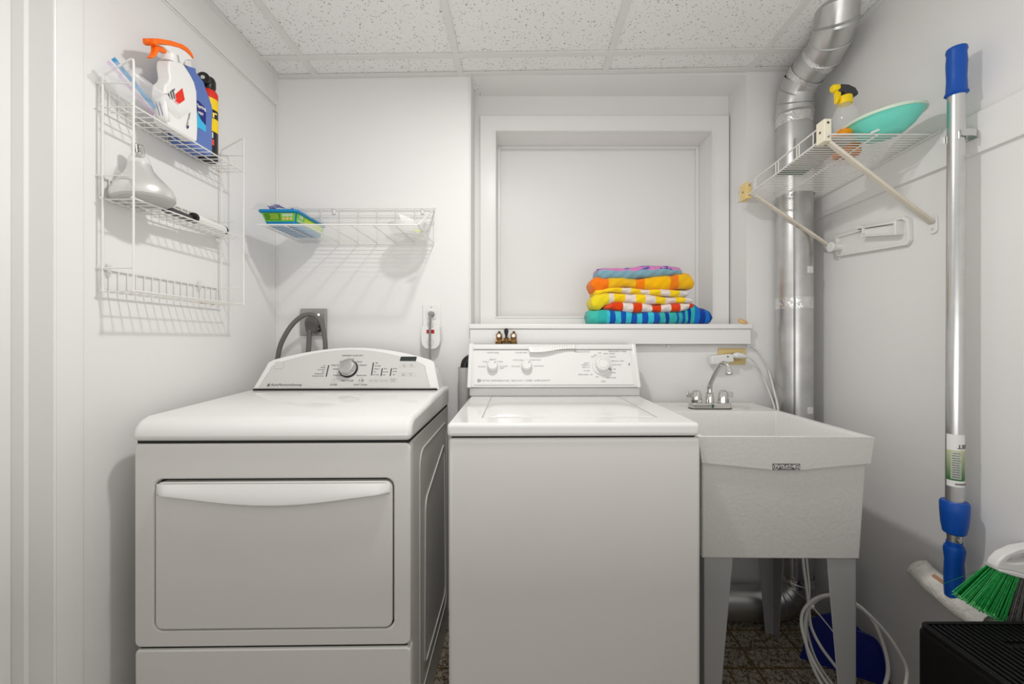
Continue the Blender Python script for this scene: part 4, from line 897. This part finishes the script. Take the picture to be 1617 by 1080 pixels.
# top towel: pink above, blue-grey below
m6=mat('towel_pink_blue',(1,1,1),.95,spec=.1,bump=.6,bscale=420,sheen=.2); nt=m6.node_tree; L=nt.links.new
tc=nt.nodes.new('ShaderNodeTexCoord'); sx=nt.nodes.new('ShaderNodeSeparateXYZ'); L(tc.outputs['Object'],sx.inputs[0])
n1=nt.nodes.new('ShaderNodeTexNoise'); n1.inputs['Scale'].default_value=14; L(tc.outputs['Object'],n1.inputs['Vector'])
ma=nt.nodes.new('ShaderNodeMath'); ma.operation='MULTIPLY_ADD'; ma.inputs[1].default_value=-.030; L(n1.outputs[0],ma.inputs[0]); L(sx.outputs[2],ma.inputs[2])
gt=nt.nodes.new('ShaderNodeMath'); gt.operation='GREATER_THAN'; gt.inputs[1].default_value=-.004; L(ma.outputs[0],gt.inputs[0])
n2=nt.nodes.new('ShaderNodeTexNoise'); n2.inputs['Scale'].default_value=26; L(tc.outputs['Object'],n2.inputs['Vector'])
cr=nt.nodes.new('ShaderNodeValToRGB'); cr.color_ramp.elements[0].position=.54; cr.color_ramp.elements[0].color=srgb(212,130,186); cr.color_ramp.elements[1].position=.60; cr.color_ramp.elements[1].color=srgb(74,84,156); L(n2.outputs[0],cr.inputs[0])
mx=nt.nodes.new('ShaderNodeMix'); mx.data_type='RGBA'; mx.inputs[6].default_value=srgb(128,170,184); L(gt.outputs[0],mx.inputs[0]); L(cr.outputs[0],mx.inputs[7])
L(mx.outputs[2],[n for n in nt.nodes if n.type=='VECT_MATH'][0].inputs[0])
towel('beach_towel','small pink and blue-grey folded towel on top of the stack',m6,944,1077,[(944,424),(960,423),(1000,421),(1040,418),(1077,421)],[(944,438),(955,441),(990,441),(1030,437),(1077,434)],1,seed=8,endround=.010)
o=MB().lathe([(0,0),(.017,.001),(.0205,.006),(.018,.012),(0,.014)],P(1171.5,508.5,1.735)+Vector((0,0,-.004)),(.35,-.45,1),28).build('wooden_disc',M['tan'],None); tag(o,'small tan wooden disc resting on the right end of the ledge','disc')

# ------------------------------------------------------------ bracket shelf on the right wall
rs=thing('wire_bracket_shelf','white wire shelf on two braces high on the right wall','shelf',(XR,1.48,1.72))
def rz(y): return 1.734-.029*(y-1.217)/(1.746-1.217)
RX,RW_=.901,1.200; yn,yfr=1.217,1.738
b=MB(); b.tube([(RX,yn,rz(yn)),(RX,yfr,rz(yfr))],.0030,8); b.tube([(RX,yn+.03,rz(yn)+.040),(RX,yfr,rz(yfr)+.040)],.0026,8)
b.tube([(RX,yfr,rz(yfr)),(RX,yfr,rz(yfr)+.040)],.0024,8)
y=1.262
for y in (1.285,1.35,1.362,1.46,1.475,1.60,1.613): b.tube([(RX,y,rz(y)),(RX,y,rz(y)+.040)],.0018,8)
b.build('front_lip',M['wire'],rs)
b=MB()
for x,ye_ in ((1.04,1.62),(RW_,yfr)): b.tube([(x,yn-(.027 if x>1.1 else 0),rz(yn)-.003),(x,ye_,rz(ye_)-.003)],.0028,8)
b.build('long_wires',M['wire'],rs)
b=MB()
for i in range(38):
    y=yn+.001+i*.01395
    xe=(1.102-math.sqrt(max(0,.069**2-(y-1.682)**2))) if abs(y-1.682)<.069 else RW_+.010
    b.tube([(RX,y,rz(y)),(xe,y,rz(y))],.0016 if i else .0026,6)
    if xe<1.102: b.tube([(2*1.102-xe,y,rz(y)),(RW_+.010,y,rz(y))],.0016,6)
b.tube([(1.02,yn-.004,rz(yn)+.002),(1.055,yn-.008,rz(yn)+.016)],.0035,8)
b.build('cross_wires',M['wire'],rs)
for (y0,y1,mm) in ((1.227,1.262,'cream'),(1.655,1.705,'beige')):
    zc_=rz(y0); b=MB(); b.box(RX-.008,RX+.014,y0,y1,zc_-.014,zc_+.052); bk=b.build('rail_bracket',M[mm],rs,bevel=.002); BASES[bk.name]={}
    b=MB()
    for dz in (.0,.040): b.tube([(RX+.003,y0-.0002,zc_+dz),(RX+.003,y0-.0012,zc_+dz)],.0035,10)
    b.tube([(RX-.0078,(y0+y1)/2,zc_+.018),(RX-.0090,(y0+y1)/2,zc_+.018)],.0035,10)
    b.build('bracket_screw',M['darkgrey'],bk)
for (y,px,py) in ((1.236,1478,350),(1.628,1310,400)):
    w_=wallpt(px,py,XR-.006); s_=Vector((RX+.012,y,rz(y)-.014)); w_.y=y-.01 if y<1.5 else 1.597
    b=MB(); d=(w_-s_).normalized(); sd=d.cross(Vector((0,1,0))).normalized(); b.obox((s_+w_)/2,d,(0,1,0),sd,(w_-s_).length,.018,.009); br=b.build('brace',M['brace'],rs,bevel=.003); BASES[br.name]={}
    b=MB(); b.prism(rrect(-.013,.013,-.032,.022,.010,4),(XR-.005,w_.y,w_.z),(0,1,0),(0,0,1),(.0045,0,0)); b.build('wall_foot',M['trim'],br,bevel=.001)
    MB().tube([(XR-.0052,w_.y,w_.z-.018),(XR-.0075,w_.y,w_.z-.018)],.0042,12).build('foot_screw',M['chrome'],br)
# flat pad
m=mat('printed_pad',(.6,.58,.55),.6,var=.15,vscale=60)
nt=m.node_tree; tc=nt.nodes.new('ShaderNodeTexCoord'); sx=nt.nodes.new('ShaderNodeSeparateXYZ'); nt.links.new(tc.outputs['Object'],sx.inputs[0])
cr=nt.nodes.new('ShaderNodeValToRGB'); cr.color_ramp.interpolation='CONSTANT'; mr=nt.nodes.new('ShaderNodeMapRange'); mr.inputs[1].default_value=-.14; mr.inputs[2].default_value=.14
nt.links.new(sx.outputs[1],mr.inputs[0]); nt.links.new(mr.outputs[0],cr.inputs[0])
e=cr.color_ramp.elements; e[0].color=(.42,.39,.35,1); e[1].position=.78; e[1].color=(.03,.10,.05,1); q=e.new(.62); q.color=(.34,.35,.30,1)
nt.links.new(cr.outputs[0],[n for n in nt.nodes if n.type=='VECT_MATH'][0].inputs[0])
b=MB(); b.obox((.957,1.37,rz(1.37)+.0065),(1,0,0),(0,1,-.055),(0,.055,1),.098,.25,.008); o=b.build('printed_pad',m,None,loc=(.957,1.37,rz(1.37)),bevel=.002)
tag(o,'flat grey and green printed pad lying along the front of the right wall shelf','pad')
# orange cloth
ctr=Vector((.985,1.282,rz(1.282)+.030))
def clothf(u,v):
    a=2*math.pi*u; t=math.pi*(v-.5); r=math.cos(t); rr=1+.18*math.sin(3*a+1)+.10*math.sin(5*a)
    return ctr+Vector((.034*r*rr*math.cos(a), .032*r*rr*math.sin(a), .018*math.sin(t)+.55*.034*r*rr*math.cos(a)*.6+.004*max(0,math.sin(t))*math.sin(4*a)))
o=MB().grid(clothf,48,14,closed_u=True,caps=False).build('orange_cloth',mat('orange_yellow_cloth',srgb(255,164,20)[:3],.7,var=.12,vscale=30,bump=.3,bscale=60),None,loc=ctr)
tag(o,'bunched orange-yellow cloth on the right wall shelf between the bracket and the teal bowl','cloth')
# clear spray bottle with yellow and black trigger
kb_=Vector((1.054,1.350,rz(1.350)+.0022))
tr=thing('spray_bottle','small clear spray bottle with yellow and black trigger head on the right wall shelf','bottle',kb_)
b=MB(); b.lathe([(0,0),(.034,0),(.038,.006),(.037,.036),(.031,.062),(.029,.078),(.034,.106),(.036,.128),(.028,.150),(.0165,.168),(.0165,.178)],kb_,(-.03,0,1),36); b.build('bottle_body',M['clearpl'],tr)
b=MB(); b.lathe([(0,.0),(.036,.0),(.0395,.006),(.0390,.026),(.036,.036),(0,.037)],kb_,(-.03,0,1),32); b.build('orange_base',mat('orange_bottle_base',srgb(250,140,0)[:3],.35),tr)
cpt=kb_+Vector((-.003,0,.168)); MB().lathe([(0,0),(.0200,0),(.0205,.004),(.0195,.024),(.017,.026),(0,.026)],cpt,(-.03,0,1),28).build('yellow_collar',M['yellow'],tr)
b=MB(); b.prism([(-.026,.052),(-.030,.040),(-.006,.034),(-.004,.026),(.018,.026),(.034,.026),(.036,.034),(.026,.050),(.004,.060),(-.022,.062)],cpt+Vector((0,-.011,0)),(1,0,0),(0,0,1),(0,.022,0)); b.build('black_head',M['darkgrey'],tr,bevel=.004)
b=MB(); b.tube([cpt+Vector((-.024,0,.052)),cpt+Vector((-.040,0,.051)),cpt+Vector((-.045,0,.050))],[.0125,.0125,.009],20); b.build('yellow_nozzle',M['yellow'],tr,bevel=.001)
b=MB(); b.prism([(-.034,.044),(-.018,.044),(-.018,.030),(-.022,.016),(-.030,.002),(-.033,.002)],cpt+Vector((0,-.006,0)),(1,0,0),(0,0,1),(0,.012,0)); b.build('yellow_trigger',M['yellow'],tr,bevel=.003)
# teal bowl, tipped against the wall
bw=thing('teal_bowl','teal plastic bowl with pale rim tipped on its side on the right wall shelf','bowl',(1.09,1.27,rz(1.27)))
axb=Vector((-.12,-.02,.99)).normalized(); bo2=Vector((1.086,1.245,rz(1.262)+.0085))
b=MB(); b.lathe([(0,.000),(.044,.000),(.050,.003),(.071,.019),(.088,.038),(.096,.050),(.0945,.052),(.085,.039),(.068,.021),(.047,.007),(0,.004)],bo2,axb,48); b.build('bowl_shell',M['teal'],bw)
b=MB(); b.lathe([(.094,.048),(.0995,.047),(.1010,.051),(.0995,.055),(.095,.055),(.0925,.052),(.094,.048)],bo2,axb,48); b.build('rim',M['tealrim'],bw)

# ------------------------------------------------------------ white holder on the right wall
th_=thing('wall_holder','white plastic ironing-board holder with rounded hook on the right wall below the shelf','holder',(XR,1.44,1.48))
def onw(px,py,off=0): return wallpt(px,py,XR-off)
y0,y1=1.290,1.600
def zline(y,a,b_): return a+(b_-a)*(y-y0)/(y1-y0)
b=MB(); poly=[(y0+.012,1.428),(y1,1.450),(y1+.004,1.470),(y1,1.532),(y0+.02,1.522),(y0+.004,1.508),(y0,1.44)]
b.prism(poly,(XR-.006,0,0),(0,1,0),(0,0,1),(.006,0,0)); b.build('back_plate',M['plastic_w'],th_,bevel=.003)
cen=Vector((0,sum(p[0] for p in poly)/7,sum(p[1] for p in poly)/7))
inn=[(cen.y+(p[0]-cen.y)*.93,cen.z+(p[1]-cen.z)*.80) for p in poly]
b=MB(); b.ring(poly,inn,(XR-.014,0,0),(0,1,0),(0,0,1),(.010,0,0)); b.build('raised_border',M['plastic_w'],th_,bevel=.002)
oc_=arc(1.462,1.512,.021,50,255,9)+[(1.316,1.464),(1.316,1.509)]; ic_=arc(1.462,1.512,.015,50,255,9)+[(1.324,1.471),(1.324,1.502)]
b=MB(); b.ring(oc_,ic_,(XR-.034,0,0),(0,1,0),(0,0,1),(.029,0,0)); b.prism(ic_,(XR-.024,0,0),(0,1,0),(0,0,1),(.018,0,0)); b.build('rounded_hook',M['plastic_w'],th_,bevel=.002)
b=MB(); b.tube([(XR-.005,1.578,1.484),(XR-.040,1.578,1.484)],.014,20); b.tube([(XR-.040,1.578,1.484),(XR-.048,1.578,1.484)],.019,20); b.build('peg',M['plastic_w'],th_,bevel=.002)

# ------------------------------------------------------------ extension pole with washer head
mp=thing('window_washer_pole','tall silver pole with blue grips and woolly washer head on the right wall','pole',(1.157,1.11,.44))
def pole(z,px=None): 
    t=(z-.45)/1.46; return Vector((1.155+.007*t,1.11,z))
MB().tube([pole(.66),pole(1.80)],.0185,28).build('aluminium_tube',M['alu'],mp)
MB().tube([pole(.58),pole(.68)],.0150,24).build('inner_tube',M['alu'],mp)
b=MB(); b.tube([pole(1.782),pole(1.788),pole(1.796),pole(1.83),pole(1.87),pole(1.895),pole(1.903),pole(1.910)],[.0185,.0245,.0215,.0200,.0215,.0200,.0220,.0205],28); b.build('top_grip',M['blue'],mp)
b=MB(); b.tube([pole(.612),pole(.616),pole(.64),pole(.67),pole(.695),pole(.700)],[.0190,.0235,.0275,.0295,.0300,.0270],28); b.build('lock_collar',M['blue'],mp)
b=MB(); b.tube([pole(.445),pole(.47),pole(.50),pole(.54),pole(.570),pole(.580)],[.0195,.0205,.0210,.0195,.0225,.0200],24); b.tube([pole(.578),pole(.592)],.0165,24); b.build('lower_grip',M['blue'],mp)
MB().tube([pole(.600)+Vector((-.004,-.014,0)),pole(.600)+Vector((-.004,-.0165,0))],.0028,10).build('rivet',M['chrome'],mp)
c_=pole(.8)
za,zb_=P(0,770,1.092).z,P(0,687,1.092).z
b=MB(); wrap(b,(1.1565,1.11),.0188,-190,10,lambda u:za,lambda u:zb_,n=30); lbl=b.build('paper_label',M['paper'],mp); BASES[lbl.name]={}
z0_,z1_=P(0,760,1.092).z,P(0,712,1.092).z
mg=mat('green_label',(.03,.22,.06),.5); nt=mg.node_tree; tc=nt.nodes.new('ShaderNodeTexCoord'); sx=nt.nodes.new('ShaderNodeSeparateXYZ'); nt.links.new(tc.outputs['Generated'],sx.inputs[0])
cr=nt.nodes.new('ShaderNodeValToRGB'); nt.links.new(sx.outputs[2],cr.inputs[0]); cr.color_ramp.elements[0].color=(.012,.15,.03,1); cr.color_ramp.elements[1].color=(.55,.60,.36,1); nt.links.new(cr.outputs[0],[n for n in nt.nodes if n.type=='VECT_MATH'][0].inputs[0])
b=MB(); wrap(b,(1.1565,1.11),.0190,-190,0,lambda u:z0_,lambda u:z1_,n=30); b.build('green_print',mg,lbl)
b=MB(); wrap(b,(1.1565,1.11),.0192,-160,-95,lambda u:z0_+.004,lambda u:z1_-.003,n=12); b.build('text_box',M['frost'],lbl)
def curvetext(b,txt,sz,ang,z,flip=True,step=8,r=.0194):
    for i,ch in enumerate(txt):
        a=math.radians(ang+(i*step if not flip else -i*step)); nn=Vector((math.cos(a),math.sin(a),0)); U=Vector((-nn.y,nn.x,0)); V=Vector((0,0,1))
        if flip: U,V=-U,-V
        b.text(ch,sz,Vector((1.1565,1.11,z))+nn*r,U,V,bold=.0003)
b=MB(); curvetext(b,'STREET',.0145,12,P(0,705.5,1.092).z,True,24); curvetext(b,'Areeon',.0085,-52,P(0,765.5,1.092).z,True,15)
for k in range(11): 
    a=math.radians(-127+random.uniform(-3,3)); nn=Vector((math.cos(a),math.sin(a),0)); b.obox(Vector((1.1565,1.11,z0_+.010+.0062*k))+nn*.0194,(-nn.y,nn.x,0),(0,0,1),nn,.014,.0012,.0003)
b.build('label_lettering',M['print'],lbl)
# washer head: a curved woolly sleeve
hp=sm([(1.156,1.226,.470),(1.162,1.216,.460),(1.166,1.19,.446),(1.166,1.14,.434),(1.165,1.10,.426),(1.160,1.04,.424),(1.150,1.000,.432),(1.146,.992,.436)],6)
rr=[.012+.020*min(1,i/4,(len(hp)-1-i)/4) for i in range(len(hp))]
b=MB(); b.tube(hp,rr,20)
for v in b.bm.verts: v.co+=Vector((random.uniform(-1,1),random.uniform(-1,1),random.uniform(-1,1)))*.0009
b.build('wool_sleeve',M['wool'],mp,ang=180)
MB().tube([(1.155,1.165,.468),(1.158,1.11,.458),(1.157,1.06,.452)],.006,10).build('t_bar',mat('tan_backing',srgb(196,150,110)[:3],.7),mp)
# clip on the wall
cl=thing('pole_clip','small metal spring clip on the right wall gripping the upright pole','clip',(1.205,1.11,1.67))
zc_=EYE-(215-CY)*1.11/F
b=MB(); b.obox((1.2035,1.11,zc_),(0,1,0),(0,0,1),(1,0,0),.030,.020,.003)
for sgn in (-1,1): 
    pts=sm([(1.203,1.11+sgn*.012,zc_),(1.190,1.11+sgn*.021,zc_),(1.172,1.11+sgn*.0235,zc_),(1.156,1.11+sgn*.0215,zc_),(1.147,1.11+sgn*.0275,zc_)],4)
    for p,q in zip(pts,pts[1:]): b.obox((p+q)/2,q-p,(0,0,1),(q-p).cross(Vector((0,0,1))),(q-p).length*1.1,.018,.0014)
b.build('spring_jaw',M['alu'],cl)

# ------------------------------------------------------------ broom
br=thing('broom','broom head with green and dark grey bristles and white cap behind the black appliance','broom',(1.13,.985,.47))
D_=.985
capo=[(1564,893),(1567,884),(1578,873),(1600,863),(1630,858),(1640,866),(1640,905),(1617,905),(1595,899)]
hole=[(1581,884),(1583,880),(1589,875),(1603,871),(1620,869),(1625,872),(1622,882),(1610,884),(1595,885)]
def pp(px,py,d=D_): q=P(px,py,d); return (q.x,q.z)
b=MB(); b.ring([pp(*p) for p in capo],[pp(*p) for p in hole],(0,D_-.012,0),(1,0,0),(0,0,1),(0,.024,0)); b.build('white_cap',M['plastic_w'],br,bevel=.004)
b=MB(); b.prism([pp(*p) for p in ((1564,893),(1595,899),(1617,905),(1640,905),(1640,912),(1617,911),(1592,905),(1566,897))],(0,D_-.016,0),(1,0,0),(0,0,1),(0,.032,0)); b.build('bristle_block',M['plastic_w'],br,bevel=.002)
def bristles(name,mt,tops,tips,n,mtip=None):
    rnd=random.Random(5); b=MB(); bt=MB()
    for i in range(n):
        for j in range(4):
            t=(i+rnd.random()*.8)/n; dy=(j-1.5)*.008+rnd.uniform(-.002,.002)
            a=P(tops[0][0]+(tops[1][0]-tops[0][0])*t,tops[0][1]+(tops[1][1]-tops[0][1])*t,D_)+Vector((0,dy,0))
            e=P(tips[0][0]+(tips[1][0]-tips[0][0])*t+rnd.uniform(-2,2),tips[0][1]+(tips[1][1]-tips[0][1])*t+rnd.uniform(-3,2),D_)+Vector((0,dy*1.6,0))
            mid=(a+e)/2+Vector((rnd.uniform(-.001,.001),0,.0))
            b.tube([a,mid,e],[.0010,.0013,.0015],5,cap=True)
            if mtip:
                for q in range(3): bt.tube([e,e+(e-mid).normalized()*.006+Vector((rnd.uniform(-.003,.003),rnd.uniform(-.003,.003),rnd.uniform(-.001,.003)))],.0007,4)
    o=b.build(name,mt,br)
    if mtip: bt.build('split_tips',mtip,br)
bristles('green_bristles',M['green'],((1566,896),(1602,904)),((1519,942),(1573,974)),46,M['greentip'])
bristles('grey_bristles',M['greybr'],((1603,904),(1640,912)),((1575,974),(1650,985)),46)
MB().tube([P(1490,922,1.06),P(1500,918,1.05),P(1530,907,1.02),P(1563,893,.99)],.0006,5).build('loose_fibre',M['green'],br)
MB().tube([(1.20,.985,.62),(1.165,.985,.62)],.002,6).build('cap_peg',M['plastic_w'],br)

# ------------------------------------------------------------ black bin with ribbed top
bn=thing('black_air_purifier','matt black box appliance with ribbed top standing on the floor by the right wall','appliance',(1.05,.75,0))
bx0,bx1,by0,by1,bz=.893,1.205,.52,.94,.492
MB().box(bx0,bx1,by0,by1,0,bz-.006).build('case',M['box_black'],bn,bevel=.012,seg=4)
b=MB(); n=22; wdt=(bx1-bx0-.02)/n
for i in range(n):
    x=bx0+.010+wdt*i; ys=by0+.01; ye=by1-.010
    if x>bx0+.125: ye=by1-.075; b.box(x,x+wdt*.5,by1-.060,by1-.010,bz-.007,bz); 
    b.box(x,x+wdt*.5,ys if x<bx0+.10 else ys,ye,bz-.007,bz)
b.build('top_rib',M['box_black'],bn,bevel=.0012,seg=2)
b=MB(); b.ring(rrect(bx0,bx1,by0,by1,.02,5),rrect(bx0+.007,bx1-.007,by0+.007,by1-.007,.015,5),(0,0,bz-.010),(1,0,0),(0,1,0),(0,0,.012)); b.build('top_rim',M['box_black'],bn,bevel=.003)
b=MB(); b.prism(rrect(bx0+.135,bx1-.02,by0+.08,by1-.085,.03,5),(0,0,bz-.008),(1,0,0),(0,1,0),(0,0,.007)); b.build('top_inset_panel',M['darkgrey'],bn,bevel=.002)

# ------------------------------------------------------------ dustpan
dp=thing('dustpan','dark blue dustpan standing on end behind the sink leg by the right wall','dustpan',(1.08,1.43,0))
def dpl(px,py):
    # plane through (1263) d=1.47 to (1402) d=1.33, vertical
    # d along the ray: x = (px-CX)*d/F ; plane: d = 1.47-(x-.983)*.62
    k=(px-CX)/F; d=(1.47+.983*.62)/(1+.62*k); return k*d,d,EYE-(py-CY)*d/F
o2=[(1263,1040),(1281,977),(1296,971),(1314,968),(1320,958),(1322,905),(1345,905),(1349,985),(1362,998),(1378,1006),(1390,1022),(1398,1055),(1401,1095),(1375,1092),(1330,1068)]
P3=[Vector(dpl(*p)) for p in o2]; Ud=Vector((1,-.62,0)).normalized(); Od=P3[0]; Nd=Ud.cross(Vector((0,0,1)))
b=MB(); b.prism([((q-Od).dot(Ud),max(q.z,.003)-Od.z) for q in P3],Od,Ud,(0,0,1),-Nd*.004); b.build('pan_blade',M['navyplastic'],dp,bevel=.001)
rimp=[Vector((q.x,q.y,max(q.z,.006))) for q in P3[6:13]]; MB().tube(sm([q+Nd*.004 for q in rimp],3),.004,8).build('side_wall',M['navyplastic'],dp)
# ------------------------------------------------------------ coiled white cable on the floor
cb=thing('coiled_white_cable','loosely coiled white cable hanging under the sink and looping on the floor','cable',(1.0,1.27,0))
def cpth(pts,r): return MB().tube(sm([P(*p) for p in pts],6),r,10)
cpth([(1266,840,1.50),(1268,886,1.46),(1274,930,1.42),(1277,960,1.38),(1281,990,1.34),(1297,1022,1.30),(1325,1060,1.27),(1345,1095,1.24)],.0045).build('cable_strand',M['white_cable'],cb)
cpth([(1272,840,1.50),(1274,886,1.47),(1278,930,1.43),(1276,960,1.40),(1274,990,1.36),(1284,1030,1.32),(1300,1060,1.30),(1322,1090,1.27)],.0038).build('cable_strand',M['white_cable'],cb)
cpth([(1324,1100,1.22),(1300,1070,1.24),(1278,1030,1.26),(1266,990,1.28),(1268,965,1.29),(1283,948,1.30),(1303,940,1.30),(1325,940,1.29),(1350,952,1.27),(1372,970,1.24),(1400,1000,1.22),(1420,1030,1.20),(1432,1058,1.19),(1427,1090,1.18),(1415,1110,1.18)],.0045).build('cable_loop',M['white_cable'],cb)
cpth([(1316,1105,1.24),(1292,1070,1.27),(1276,1030,1.30),(1271,990,1.32),(1277,962,1.33),(1295,944,1.33),(1320,941,1.32),(1350,954,1.30),(1375,975,1.27),(1392,1010,1.25),(1402,1050,1.23),(1398,1080,1.21),(1385,1110,1.20)],.0050).build('cable_loop',M['white_cable'],cb)
cpth([(1282,957,1.29),(1300,978,1.28),(1320,1003,1.27)],.0018).build('cable_tie',M['white_cable'],cb)
MB().tube([P(1280,955,1.292),P(1284,959,1.288)],.007,8).build('tie_knot',M['white_cable'],cb)
